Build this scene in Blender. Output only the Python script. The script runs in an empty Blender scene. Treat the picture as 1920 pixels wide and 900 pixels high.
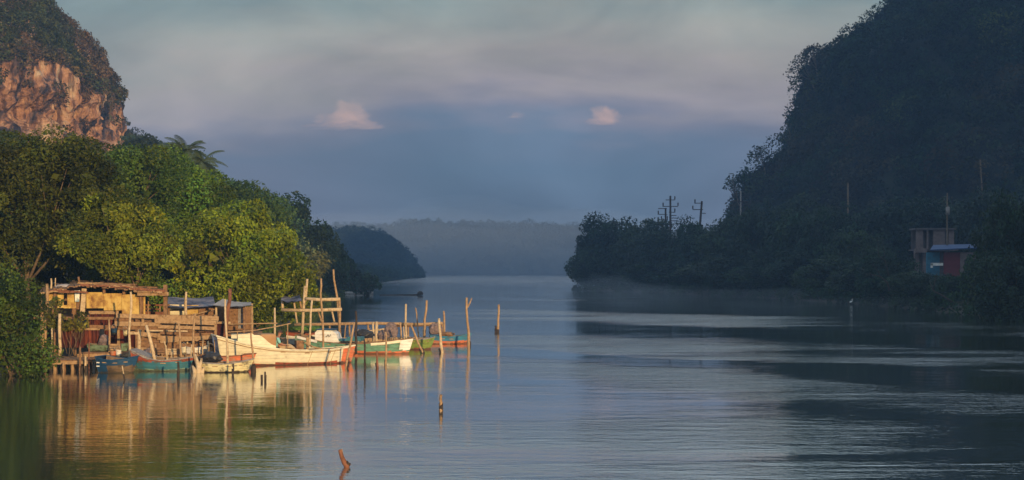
import bpy, bmesh, math, random
import numpy as np
from mathutils import Vector, Matrix, noise

R = math.radians
F = 2667.0          # focal length in photo pixels
CH = 4.1            # camera height above the water
HY = 505.0          # photo row of the horizon
SC = bpy.context.scene
COL = SC.collection

# ------------------------------------------------------------------ camera
cam_d = bpy.data.cameras.new('camera'); cam = bpy.data.objects.new('camera', cam_d); COL.objects.link(cam)
cam.location = (0, 0, CH); cam.rotation_euler = (R(90), 0, 0)
cam_d.sensor_width = 36; cam_d.lens = 50.0; cam_d.shift_y = (HY - 450) / 1920
cam_d.clip_start = 0.5; cam_d.clip_end = 20000
SC.camera = cam
SC.render.resolution_x = 1024; SC.render.resolution_y = 480
SC.view_settings.view_transform = 'Standard'; SC.view_settings.look = 'None'
SC.view_settings.exposure = 0.55; SC.view_settings.gamma = 1.0
SC.cycles.use_denoising = True
SC.cycles.max_bounces = 6; SC.cycles.diffuse_bounces = 2; SC.cycles.glossy_bounces = 3
SC.cycles.transmission_bounces = 3; SC.cycles.volume_bounces = 0; SC.cycles.transparent_max_bounces = 6
SC.cycles.sample_clamp_indirect = 3.0

# ------------------------------------------------------------------ sun and sky
SUN_AZ = R(25.0)      # to the right of straight behind the camera
SUN_EL = R(7.5)
sun_d = bpy.data.lights.new('sun', 'SUN'); sun = bpy.data.objects.new('sun', sun_d); COL.objects.link(sun)
sdir = Vector((math.sin(SUN_AZ) * math.cos(SUN_EL), -math.cos(SUN_AZ) * math.cos(SUN_EL), math.sin(SUN_EL)))
sun.rotation_euler = sdir.to_track_quat('Z', 'Y').to_euler(); sun.location = sdir * 50
sun_d.energy = 4.6; sun_d.angle = R(0.5); sun_d.color = (1.0, 0.66, 0.30)

W = bpy.data.worlds.new('World'); SC.world = W; W.use_nodes = True
nt = W.node_tree; nt.nodes.clear()
def wn(t, **k):
    n = nt.nodes.new(t)
    for a, b in k.items(): setattr(n, a, b)
    return n
wl = nt.links.new
sky = wn('ShaderNodeTexSky', sky_type='NISHITA', sun_disc=False)
sky.sun_elevation = SUN_EL; sky.sun_rotation = math.pi - SUN_AZ
sky.air_density = 1.0; sky.dust_density = 1.5; sky.ozone_density = 2.0
bg1 = wn('ShaderNodeBackground'); bg1.inputs[1].default_value = 0.05; wl(sky.outputs[0], bg1.inputs[0])
tc = wn('ShaderNodeTexCoord')
sep = wn('ShaderNodeSeparateXYZ'); wl(tc.outputs['Generated'], sep.inputs[0])
def wmath(op, a, b=None, clamp=False):
    n = wn('ShaderNodeMath', operation=op); n.use_clamp = clamp
    for i, v in enumerate((a, b)):
        if v is None: continue
        if isinstance(v, (int, float)): n.inputs[i].default_value = v
        else: wl(v, n.inputs[i])
    return n.outputs[0]
mp = wn('ShaderNodeMapping'); mp.inputs['Scale'].default_value = (2.2, 2.2, 10.0); wl(tc.outputs['Generated'], mp.inputs[0])
n1 = wn('ShaderNodeTexNoise'); n1.inputs['Scale'].default_value = 2.6; n1.inputs['Detail'].default_value = 3; n1.inputs['Roughness'].default_value = .5
wl(mp.outputs[0], n1.inputs['Vector'])
n2 = wn('ShaderNodeTexNoise'); n2.inputs['Scale'].default_value = 9.0; n2.inputs['Detail'].default_value = 4; n2.inputs['Roughness'].default_value = .5
wl(mp.outputs[0], n2.inputs['Vector'])
# cloud bank top bends with the compass direction
x2 = wmath('MULTIPLY', wmath('SUBTRACT', sep.outputs[0], 0.0), wmath('SUBTRACT', sep.outputs[0], 0.0))
zz = wmath('ADD', sep.outputs[2], wmath('MULTIPLY', wmath('SUBTRACT', n1.outputs[0], .5), .07))
zz = wmath('ADD', zz, wmath('MULTIPLY', wmath('SUBTRACT', n2.outputs[0], .5), .022))
zz = wmath('ADD', zz, wmath('MULTIPLY', x2, .35))
fac = wmath('MULTIPLY', zz, 2.5, True)
cr = wn('ShaderNodeValToRGB'); wl(fac, cr.inputs[0])
stops = [(0.0, (.20, .265, .37)), (.070, (.165, .245, .355)), (.094, (.20, .255, .36)), (.110, (.41, .345, .40)),
         (.124, (.63, .49, .45)), (.145, (.62, .51, .41)), (.17, (.51, .49, .39)), (.20, (.36, .43, .37)), (.26, (.54, .64, .66)), (.40, (.60, .74, .88))]
el = cr.color_ramp.elements
while len(el) < len(stops): el.new(0.5)
for e, (p, c) in zip(el, stops): e.position = p * 2.5; e.color = (*c, 1)
# the low bank is mauve away from the middle of the valley
sd_ = wmath('MULTIPLY', wmath('SUBTRACT', wmath('ABSOLUTE', wmath('SUBTRACT', sep.outputs[0], .02)), .07), 8.0, True)
low = wmath('MULTIPLY', wmath('SUBTRACT', .125, zz), 22.0, True)
mau = wn('ShaderNodeMixRGB'); mau.inputs[2].default_value = (.29, .275, .38, 1); wl(wmath('MULTIPLY', wmath('MULTIPLY', sd_, low), .75), mau.inputs[0]); wl(cr.outputs[0], mau.inputs[1])
bg2 = wn('ShaderNodeBackground'); bg2.inputs[1].default_value = 0.78; 
st_ = wn('ShaderNodeMapRange'); st_.inputs['From Min'].default_value = .35; st_.inputs['From Max'].default_value = .65; st_.inputs['To Min'].default_value = .74; st_.inputs['To Max'].default_value = 1.20
n3 = wn('ShaderNodeTexNoise'); n3.inputs['Scale'].default_value = 2.2; n3.inputs['Detail'].default_value = 5; n3.inputs['Roughness'].default_value = .55; n3.inputs['Distortion'].default_value = .5
mp3 = wn('ShaderNodeMapping'); mp3.inputs['Scale'].default_value = (2.6, 2.6, 7.0); mp3.inputs['Rotation'].default_value = (0, .35, 0); mp3.inputs['Location'].default_value = (3.1, 0, 1.7)
wl(tc.outputs['Generated'], mp3.inputs[0]); wl(mp3.outputs[0], n3.inputs['Vector']); wl(n3.outputs[0], st_.inputs[0])
mlt = wn('ShaderNodeMixRGB', blend_type='MULTIPLY'); mlt.inputs[0].default_value = 1.0; wl(mau.outputs[0], mlt.inputs[1]); wl(st_.outputs[0], mlt.inputs[2])
wl(mlt.outputs[0], bg2.inputs[0])
mxs = wn('ShaderNodeMixShader'); mxs.inputs[0].default_value = .85; wl(bg1.outputs[0], mxs.inputs[1]); wl(bg2.outputs[0], mxs.inputs[2])
wo = wn('ShaderNodeOutputWorld'); wl(mxs.outputs[0], wo.inputs[0])

# ------------------------------------------------------------------ helpers
def P(px, py, D): return Vector(((px - 960) / F * D, D, CH - (py - HY) / F * D))
def DW(py): return CH * F / (py - HY)          # distance of a point on the water seen at row py

class MB:
    def __init__(s): s.v = []; s.f = []; s.m = []
    def add(s, vs, fs, mi=0):
        o = len(s.v); s.v += [tuple(v) for v in vs]; s.f += [tuple(i + o for i in f) for f in fs]; s.m += [mi] * len(fs)
    def box(s, c, d, mi=0, rot=None):
        hx, hy, hz = d[0] / 2, d[1] / 2, d[2] / 2
        vs = [Vector((x, y, z)) for x in (-hx, hx) for y in (-hy, hy) for z in (-hz, hz)]
        if rot is not None: vs = [rot @ v for v in vs]
        vs = [v + Vector(c) for v in vs]
        s.add(vs, [(0, 1, 3, 2), (4, 6, 7, 5), (0, 4, 5, 1), (2, 3, 7, 6), (0, 2, 6, 4), (1, 5, 7, 3)], mi)
    def bar(s, p0, p1, w, h, mi=0, up=(0, 0, 1)):     # w sideways, h along up
        p0 = Vector(p0); p1 = Vector(p1); d = (p1 - p0); L = d.length
        if L < 1e-6: return
        x = d.normalized(); y = Vector(up).cross(x)
        if y.length < 1e-3: y = Vector((0, 1, 0)).cross(x)
        y.normalize(); z = x.cross(y)
        M = Matrix((x, y, z)).transposed()
        s.box((p0 + p1) / 2, (L, w, h), mi, M)
    def tube(s, pts, rad, n=7, mi=0):
        pts = [Vector(p) for p in pts]
        if not isinstance(rad, (list, tuple)): rad = [rad] * len(pts)
        vs = []; fs = []; px = None
        for i, p in enumerate(pts):
            a = pts[max(i - 1, 0)]; b = pts[min(i + 1, len(pts) - 1)]
            t = (b - a).normalized()
            if px is None: px = t.orthogonal().normalized()
            px = (px - t * px.dot(t)).normalized(); py = t.cross(px)
            for k in range(n):
                an = 2 * math.pi * k / n
                vs.append(p + (px * math.cos(an) + py * math.sin(an)) * rad[i])
        for i in range(len(pts) - 1):
            for k in range(n):
                fs.append((i * n + k, i * n + (k + 1) % n, (i + 1) * n + (k + 1) % n, (i + 1) * n + k))
        fs.append(tuple(range(n - 1, -1, -1))); fs.append(tuple((len(pts) - 1) * n + k for k in range(n)))
        s.add(vs, fs, mi)
    def build(s, name, mats, parent=None, smooth=False, loc=None):
        me = bpy.data.meshes.new(name); me.from_pydata(s.v, [], s.f)
        mats = mats if isinstance(mats, (list, tuple)) else [mats]
        for m in mats: me.materials.append(m)
        if len(mats) > 1: me.polygons.foreach_set('material_index', s.m)
        if smooth: me.polygons.foreach_set('use_smooth', [True] * len(s.f))
        me.update()
        o = bpy.data.objects.new(name, me); COL.objects.link(o)
        if loc is not None:
            me.transform(Matrix.Translation(-Vector(loc))); o.location = loc
        if parent is not None: attach(o, parent)
        return o
def attach(o, parent):       # parts are modelled in world space: keep them there
    o.parent = parent
    o.matrix_parent_inverse = parent.matrix_basis.inverted()
def tag(o, label, cat, group=None, kind=None):
    o['label'] = label; o['category'] = cat
    if group: o['group'] = group
    if kind: o['kind'] = kind
    return o
def thing(name, label, cat, loc, rz=0, group=None):
    o = bpy.data.objects.new(name, None); COL.objects.link(o); o.empty_display_size = .3
    o.location = loc; o.rotation_euler = (0, 0, rz)
    return tag(o, label, cat, group)
def struct(o, kind='structure'): o['kind'] = kind; return o
def lpart(o, parent):        # part modelled in its thing's own space
    o.parent = parent; return o

# ------------------------------------------------------------------ materials
def newmat(name):
    m = bpy.data.materials.new(name); m.use_nodes = True; t = m.node_tree
    return m, t, t.nodes['Principled BSDF'], t.nodes['Material Output']
def mixcol(name, stops, scale=(1, 1, 1), nscale=5, detail=4, rough=.8, bump=.0, bscale=None, spec=.3, metallic=0, contrast=None, distort=0):
    m, t, b, o = newmat(name)
    tcn = t.nodes.new('ShaderNodeTexCoord'); mpn = t.nodes.new('ShaderNodeMapping'); mpn.inputs['Scale'].default_value = scale
    t.links.new(tcn.outputs['Object'], mpn.inputs[0])
    n = t.nodes.new('ShaderNodeTexNoise'); n.inputs['Scale'].default_value = nscale; n.inputs['Detail'].default_value = detail
    n.inputs['Roughness'].default_value = .65; n.inputs['Distortion'].default_value = distort
    t.links.new(mpn.outputs[0], n.inputs['Vector'])
    r = t.nodes.new('ShaderNodeValToRGB'); e = r.color_ramp.elements
    while len(e) < len(stops): e.new(.5)
    for q, (p, c) in zip(e, stops): q.position = p; q.color = (*c, 1)
    t.links.new(n.outputs[0], r.inputs[0]); t.links.new(r.outputs[0], b.inputs['Base Color'])
    b.inputs['Roughness'].default_value = rough; b.inputs['Specular IOR Level'].default_value = spec; b.inputs['Metallic'].default_value = metallic
    if bump:
        bn = t.nodes.new('ShaderNodeBump'); bn.inputs['Strength'].default_value = bump; bn.inputs['Distance'].default_value = bscale or .02
        t.links.new(n.outputs[0], bn.inputs['Height']); t.links.new(bn.outputs[0], b.inputs['Normal'])
    return m
def wood(name, a, b, c=None):
    c = c or tuple(x * .35 for x in a)
    return mixcol(name, [(.28, c), (.45, a), (.7, b)], scale=(1, 1, 1), nscale=7, detail=6, rough=.85, bump=.4, distort=.6)
def paint(name, col, worn=(.16, .11, .07), amt=.32, rough=.5):
    amt += .035
    d = tuple(x * .8 for x in col)
    m = mixcol(name, [(amt, worn), (amt + .06, d), (.6, col)], scale=(1.1, 1.1, 2.0), nscale=3, detail=9, rough=rough, bump=.1, spec=.3)
    # plank seams and weed and mud stain above the waterline
    t = m.node_tree; N = t.nodes.new; K = t.links.new; b = t.nodes['Principled BSDF']; src = b.inputs['Base Color'].links[0].from_socket
    tc_ = N('ShaderNodeTexCoord'); sz = N('ShaderNodeSeparateXYZ'); K(tc_.outputs['Object'], sz.inputs[0])
    def mm(op, a, c):
        n = N('ShaderNodeMath'); n.operation = op; n.use_clamp = op == 'SUBTRACT'
        for i, v in enumerate((a, c)):
            if isinstance(v, (int, float)): n.inputs[i].default_value = v
            else: K(v, n.inputs[i])
        return n.outputs[0]
    nz = N('ShaderNodeTexNoise'); nz.inputs['Scale'].default_value = 3.5; nz.inputs['Detail'].default_value = 6; K(tc_.outputs['Object'], nz.inputs['Vector'])
    seam = mm('LESS_THAN', mm('FRACT', mm('ADD', mm('MULTIPLY', sz.outputs[2], 6.5), mm('MULTIPLY', nz.outputs[0], .15)), 0), .09)
    m1 = N('ShaderNodeMixRGB'); K(mm('MULTIPLY', seam, .55), m1.inputs[0]); K(src, m1.inputs[1]); m1.inputs[2].default_value = (*[x * .35 for x in col], 1)
    gr = mm('LESS_THAN', sz.outputs[2], mm('MULTIPLY', mm('SUBTRACT', nz.outputs[0], .30), .28))
    m2 = N('ShaderNodeMixRGB'); K(mm('MULTIPLY', gr, .75), m2.inputs[0]); K(m1.outputs[0], m2.inputs[1]); m2.inputs[2].default_value = (.06, .05, .03, 1)
    K(m2.outputs[0], b.inputs['Base Color']); return m
M = {}
M['pale'] = wood('pale_driftwood', (.44, .33, .20), (.60, .47, .30))
M['tan'] = wood('tan_wood', (.30, .19, .10), (.44, .30, .17))
M['brown'] = wood('brown_wood', (.19, .105, .055), (.29, .17, .09))
M['redwood'] = wood('red_brown_wood', (.17, .07, .04), (.26, .11, .06))
M['dark'] = wood('wet_dark_wood', (.035, .025, .018), (.07, .05, .035))
M['grey'] = wood('grey_wood', (.22, .20, .19), (.34, .31, .28))
M['ply'] = mixcol('yellow_board', [(.34, (.20, .10, .04)), (.43, (.38, .23, .07)), (.5, (.52, .36, .11)), (.66, (.66, .49, .18))], scale=(1, 1, .8), nscale=2.2, detail=8, rough=.75, bump=.15)
M['rust'] = mixcol('rusty_sheet', [(.35, (.025, .008, .008)), (.5, (.07, .014, .011)), (.68, (.20, .05, .02))], scale=(2.5, 2.5, .4), nscale=2.5, detail=6, rough=.8, bump=.2)
M['cream'] = paint('cream_paint', (.72, .66, .48), (.34, .26, .15), .28)
M['paleyellow'] = paint('pale_yellow_paint', (.68, .60, .33), (.2, .17, .10), .36)
M['white'] = paint('white_paint', (.78, .76, .70), (.35, .30, .24), .28)
M['orange'] = paint('orange_paint', (.62, .17, .07), (.40, .20, .12), .38)
M['redbottom'] = paint('red_bottom_paint', (.34, .085, .045), (.12, .05, .03), .36)
M['green'] = paint('green_paint', (.14, .30, .20), (.10, .12, .07), .36)
M['olive'] = paint('olive_paint', (.20, .27, .05), (.12, .12, .04), .34)
M['cyan'] = paint('blue_paint', (.045, .20, .31), (.10, .12, .12), .32)
M['teal'] = paint('teal_paint', (.045, .17, .22), (.09, .10, .08), .34)
M['navy'] = paint('navy_paint', (.015, .06, .13), (.03, .03, .04), .30)
M['brownhull'] = paint('brown_hull_paint', (.15, .10, .055), (.07, .05, .03), .4)
M['sageboat'] = paint('sage_paint', (.20, .30, .22), (.08, .10, .06), .40)
M['inside'] = mixcol('boat_interior', [(.35, (.10, .065, .04)), (.7, (.26, .18, .11))], nscale=3, rough=.85)
M['tarp'] = mixcol('brown_canvas', [(.3, (.30, .17, .08)), (.7, (.42, .25, .13))], nscale=2, rough=.9, bump=.4)
M['bluetarp'] = mixcol('blue_grey_tarp', [(.38, (.04, .045, .07)), (.48, (.12, .12, .17)), (.58, (.22, .20, .23)), (.75, (.36, .32, .32))], scale=(.5, .5, 1), nscale=2.4, rough=.6, bump=.5, bscale=.05)
M['greytarp'] = mixcol('grey_tarp', [(.3, (.25, .22, .21)), (.7, (.45, .41, .38))], nscale=2.4, rough=.7, bump=.5, bscale=.05)
M['black'] = mixcol('black_plastic', [(.3, (.015, .015, .018)), (.7, (.035, .035, .04))], nscale=3, rough=.4)
M['cloth'] = mixcol('blue_white_cloth', [(.38, (.10, .26, .40)), (.5, (.66, .70, .70)), (.7, (.78, .78, .74))], nscale=5, rough=.9)
M['net'] = mixcol('fishing_net', [(.35, (.10, .08, .09)), (.6, (.22, .16, .15)), (.8, (.30, .22, .26))], nscale=9, rough=.95, bump=.8, bscale=.05)
M['skin'] = mixcol('skin', [(.3, (.28, .13, .08)), (.7, (.36, .18, .11))], nscale=3, rough=.6)
M['shirt'] = mixcol('turquoise_shirt', [(.3, (.16, .42, .44)), (.7, (.24, .52, .50))], nscale=5, rough=.9)
M['trousers'] = mixcol('khaki_trousers', [(.3, (.34, .25, .15)), (.7, (.46, .35, .22))], nscale=5, rough=.9)
M['cap'] = mixcol('dark_cap', [(.3, (.05, .03, .03)), (.7, (.10, .06, .05))], nscale=5, rough=.9)
M['concrete'] = mixcol('concrete', [(.35, (.07, .06, .06)), (.7, (.13, .11, .105))], nscale=2, detail=6, rough=.9, bump=.2)
M['pinkwall'] = mixcol('pale_plaster', [(.35, (.11, .085, .08)), (.7, (.20, .15, .14))], nscale=1.5, detail=6, rough=.9)
M['redwall'] = mixcol('red_wall', [(.35, (.10, .018, .02)), (.7, (.15, .025, .03))], nscale=1.5, detail=6, rough=.8)
M['blueroof'] = mixcol('blue_roof_sheet', [(.35, (.008, .035, .11)), (.7, (.014, .055, .16))], nscale=1.2, rough=.5)
M['glassdark'] = mixcol('dark_opening', [(.3, (.01, .01, .012)), (.7, (.02, .02, .024))], nscale=2, rough=.5)
M['bark'] = wood('bark', (.12, .085, .055), (.20, .15, .10))
M['palebark'] = wood('pale_bark', (.26, .21, .16), (.36, .30, .23))
M['feather'] = mixcol('white_feather', [(.3, (.7, .7, .68)), (.7, (.82, .82, .8))], nscale=5, rough=.8)
M['moss'] = mixcol('algae_green', [(.35, (.05, .10, .02)), (.65, (.12, .24, .04))], nscale=8, rough=.95, bump=.6)

def leafmat(name, transl=.25, rough=.5, spec=.35):
    m, t, b, o = newmat(name)
    a = t.nodes.new('ShaderNodeAttribute'); a.attribute_name = 'tint'
    t.links.new(a.outputs['Color'], b.inputs['Base Color'])
    b.inputs['Roughness'].default_value = rough; b.inputs['Specular IOR Level'].default_value = spec * .5
    tr = t.nodes.new('ShaderNodeBsdfTranslucent'); t.links.new(a.outputs['Color'], tr.inputs[0])
    mx = t.nodes.new('ShaderNodeMixShader'); mx.inputs[0].default_value = transl
    t.links.new(b.outputs[0], mx.inputs[1]); t.links.new(tr.outputs[0], mx.inputs[2]); t.links.new(mx.outputs[0], o.inputs[0])
    return m
M['leaf'] = leafmat('leaf')
M['farleaf'] = leafmat('far_leaf', .1, .8, .1)

# ------------------------------------------------------------------ foliage
def quads_object(name, co, tint, mat, parent=None, loc=None):
    """co: (n,4,3) quads; tint (n,3)"""
    n = len(co); me = bpy.data.meshes.new(name)
    if loc is not None: co = co - np.array(loc)[None, None, :]
    me.vertices.add(n * 4); me.vertices.foreach_set('co', co.reshape(-1).astype(np.float32))
    me.loops.add(n * 4); me.loops.foreach_set('vertex_index', np.arange(n * 4, dtype=np.int32))
    me.polygons.add(n); me.polygons.foreach_set('loop_start', np.arange(0, n * 4, 4, dtype=np.int32))
    me.materials.append(mat); me.update(calc_edges=True)
    at = me.attributes.new('tint', 'FLOAT_COLOR', 'POINT')
    c = np.ones((n * 4, 4), np.float32); c[:, :3] = np.repeat(tint, 4, axis=0); at.data.foreach_set('color', c.reshape(-1))
    o = bpy.data.objects.new(name, me); COL.objects.link(o)
    if loc is not None: o.location = loc
    if parent is not None: attach(o, parent)
    return o
def unit(v): return v / (np.linalg.norm(v, axis=1, keepdims=True) + 1e-9)
def leaves(pos, nrm, size, rng, asp=.5, jitter=.9):
    n = len(pos)
    nr = unit(nrm + rng.normal(0, jitter, (n, 3)))
    ref = rng.normal(0, 1, (n, 3)); a = unit(np.cross(nr, ref)); b = np.cross(nr, a)
    s = size * rng.uniform(.6, 1.25, (n, 1)); h = s * .5; w = h * asp
    bend = nr * s * rng.uniform(-.12, .12, (n, 1))
    return np.stack([pos + a * h, pos + b * w + bend, pos - a * h, pos - b * w + bend], axis=1)
def clumps(cen, out, crad, leaf, cover, rng, base, var=.25, flat=.85):
    """leaf clumps on centres cen with outward directions out"""
    n = len(cen)
    per = max(6, int(cover * 2 * math.pi * crad ** 2 / (.25 * leaf * leaf)))
    rs = crad * rng.uniform(.6, 1.35, n)
    C = np.repeat(cen, per, 0); O = np.repeat(out, per, 0); RR = np.repeat(rs, per)[:, None]
    d = unit(rng.normal(0, 1, (n * per, 3)) + O * .55)
    pos = C + d * RR * rng.uniform(.45, 1.0, (n * per, 1)) ** .6 * np.array([1, 1, flat])
    q = leaves(pos, d * .8 + O * .2 + np.array([0, 0, .3]), leaf, rng)
    cb = np.repeat(rng.normal(1, var, n).clip(.45, 1.7), per) * rng.normal(1, .18, n * per).clip(.5, 1.6)
    hue = np.repeat(rng.normal(0, .12, n), per) + rng.normal(0, .08, n * per)
    t = np.array(base)[None, :] * cb[:, None] * (1 + np.stack([hue, hue * .2, -hue], 1))
    return q, t.clip(.004, .6)
def lobes_crown(lobes, leaf, rng, base, clump=.8, cover=.8, fill=.35, var=.25, droop=.45):
    Q = []; T = []
    L = [(np.array(c, float), np.array(r, float)) for c, r in lobes]
    for i, (c, r) in enumerate(L):
        rm = float(np.mean(r)); n = int(4 * math.pi * rm * rm / (math.pi * clump ** 2) * 1.5)
        d = unit(rng.normal(0, 1, (n, 3)))
        keep = (d[:, 2] > -droop) | (rng.random(n) < .25); d = d[keep]
        ph = rng.uniform(0, 6, 3)
        und = 1 + .18 * (np.sin(d[:, 0] * 5 + ph[0]) * np.sin(d[:, 1] * 5 + ph[1]) + np.sin(d[:, 2] * 6 + ph[2]) * .6)
        cen = c + d * r * (rng.uniform(.80, 1.03, (len(d), 1))) * und[:, None]
        inside = np.zeros(len(d), bool)
        for j, (c2, r2) in enumerate(L):
            if j != i: inside |= (((cen - c2) / r2) ** 2).sum(1) < .55
        cen = cen[~inside]; d = d[~inside]
        if not len(cen): continue
        bigc = rng.random(len(cen)) < .22
        for sel, cs, lf in ((~bigc, clump, leaf), (bigc, clump * 1.55, leaf * .85)):
            if sel.any(): q, t = clumps(cen[sel], d[sel], cs, lf, cover * (1 if cs == clump else .6), rng, base, var); Q.append(q); T.append(t)
        m = int(fill * 4 * rm * rm / (leaf * leaf) * 1.2)
        p = c + unit(rng.normal(0, 1, (m, 3))) * r * rng.uniform(.25, .82, (m, 1))
        q = leaves(p, rng.normal(0, 1, (m, 3)), leaf * 2.2, rng, .7)
        Q.append(q); T.append(np.array(base)[None, :] * rng.normal(.85, .15, (m, 1)).clip(.4, 1.3))
    return np.concatenate(Q), np.concatenate(T)

def trunk_mb(base, lobes, r0, rng, nstem=1, spread=.5):
    """one tapered stem that forks below the crown into a limb for each big lobe, each limb with a few branches"""
    mb = MB(); base = Vector(base); cs = [Vector(c) for c, r in lobes[:5]]
    mean = sum(cs, Vector((0, 0, 0))) / len(cs)
    for s in range(nstem):
        b = base + Vector((rng.uniform(-spread, spread), rng.uniform(-spread, spread), 0)) * (nstem > 1)
        fk = b.lerp(mean, .42); fk.x = b.x + (mean.x - b.x) * .3
        mb.tube([b, b.lerp(fk, .35) + Vector((r0, 0, 0)) * rng.uniform(-1.2, 1.2), b.lerp(fk, .7) + Vector((r0, 0, 0)) * rng.uniform(-1.2, 1.2), fk], [r0 * 1.15, r0, r0 * .85, r0 * .8], 7)
        for c, r in lobes[:5]:
            c = Vector(c); mid = fk.lerp(c, .5) + Vector((rng.uniform(-1, 1), rng.uniform(-1, 1), 0)) * r0
            mb.tube([fk, mid, c + Vector((0, 0, r[2] * .4))], [r0 * .6, r0 * .4, r0 * .12], 6)
            for k in range(3):
                a = rng.uniform(0, 6.28); e = c + Vector((math.cos(a) * r[0], math.sin(a) * r[1], rng.uniform(-.1, .6) * r[2])) * .8
                mb.tube([mid, mid.lerp(e, .5) + Vector((0, 0, r[2] * .1)), e], [r0 * .3, r0 * .18, r0 * .06], 5)
    return mb

def tree(label, D, plobes, base_px, leaf=None, col=(.075, .105, .022), clump=None, cover=.8, trunk=.16, nstem=1, group=None, name='tree',
         seed=1, var=.36, depth=1.0, cat='tree', basez=None, fill=.35, barkm='bark', droop=.45):
    """plobes: (px, py, rx_px, rz_px, depth_offset_m) at distance D"""
    rng = np.random.default_rng(seed); k = D / F
    lobes = []
    for l in plobes:
        px, py, rx, rz = l[:4]; dy = l[4] if len(l) > 4 else 0
        kk = (D + dy) / F
        c = P(px, py, D + dy); lobes.append((tuple(c), (rx * kk, (rx + rz) * .5 * kk * depth, rz * kk)))
    leaf = leaf or D * .0030; clump = clump or max(.55, D * .011)
    bx = (base_px - 960) * k; z0 = ground_h(bx, D) if basez is None else basez
    root = thing(name, label, cat, (bx, D, z0), group=group)
    q, t = lobes_crown(lobes, leaf, rng, col, clump, cover, fill, var, droop)
    quads_object('crown', q, t, M['leaf'], root)
    trunk_mb((bx, D, z0 - .3), lobes, trunk, rng, nstem).build('trunk', M[barkm], root, True)
    return root

# ------------------------------------------------------------------ ground
LB = [(-300, -30), (40, -24), (52, -21), (60, -21.5), (75, -20.5), (91, -16.5), (110, -17), (180, -23), (273, -32), (420, -42), (600, -46), (680, -44), (800, -50), (960, -66), (1040, -90)]
RB = [(-300, 60), (40, 48), (115, 43), (129, 42), (168, 40.5), (210, 36), (250, 25), (284, 13), (292, 13), (330, 40), (400, 70), (700, 80), (960, 60), (1040, 60)]
def river_d(x, y):
    xl = np.interp(y, [a for a, b in LB], [b for a, b in LB]); xr = np.interp(y, [a for a, b in RB], [b for a, b in RB])
    d = np.maximum(xl - x, x - xr)
    return np.maximum(d, y - 1000)
def ground_np(x, y):
    d = river_d(x, y)
    w = .25 * np.sin(x * .31 + 1.3 * np.sin(y * .13)) + .2 * np.sin(y * .23 + x * .11)
    h = np.where(d < 0, np.maximum(d * .25, -1.6), np.minimum(d * .22, 1.1) + np.clip((d - 8) * .10, 0, 3.2))
    return h + w * np.clip(d / 8, 0, 1)
def ground_h(x, y): return float(ground_np(np.array([float(x)]), np.array([float(y)]))[0])
def grid_obj(name, xs, ys, hf, mat, smooth=True):
    X, Y = np.meshgrid(xs, ys); Z = hf(X, Y); n, m = X.shape
    co = np.stack([X, Y, Z], -1).reshape(-1, 3)
    idx = np.arange(n * m).reshape(n, m)
    f = np.stack([idx[:-1, :-1], idx[:-1, 1:], idx[1:, 1:], idx[1:, :-1]], -1).reshape(-1, 4)
    me = bpy.data.meshes.new(name); me.from_pydata(co.tolist(), [], f.tolist()); me.materials.append(mat)
    if smooth: me.polygons.foreach_set('use_smooth', [True] * len(f))
    me.update(); o = bpy.data.objects.new(name, me); COL.objects.link(o); return o
M['ground'] = mixcol('muddy_ground', [(.35, (.018, .015, .011)), (.55, (.035, .028, .018)), (.75, (.025, .035, .012))], nscale=.6, detail=8, rough=.95, bump=.5, bscale=.1)
def sp(vals):
    out = []
    for a, b, s in vals: out += list(np.arange(a, b, s))
    return np.array(out)
xs = sp([(-1500, -300, 60), (-300, -120, 12), (-120, -60, 3), (-60, 90, 1.2), (90, 200, 5), (200, 1501, 60)])
ys = sp([(-400, -60, 20), (-60, 40, 5), (40, 130, 1.5), (130, 320, 3), (320, 1100, 12), (1100, 1401, 60)])
struct(grid_obj('ground', xs, ys, ground_np, M['ground']))

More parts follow.
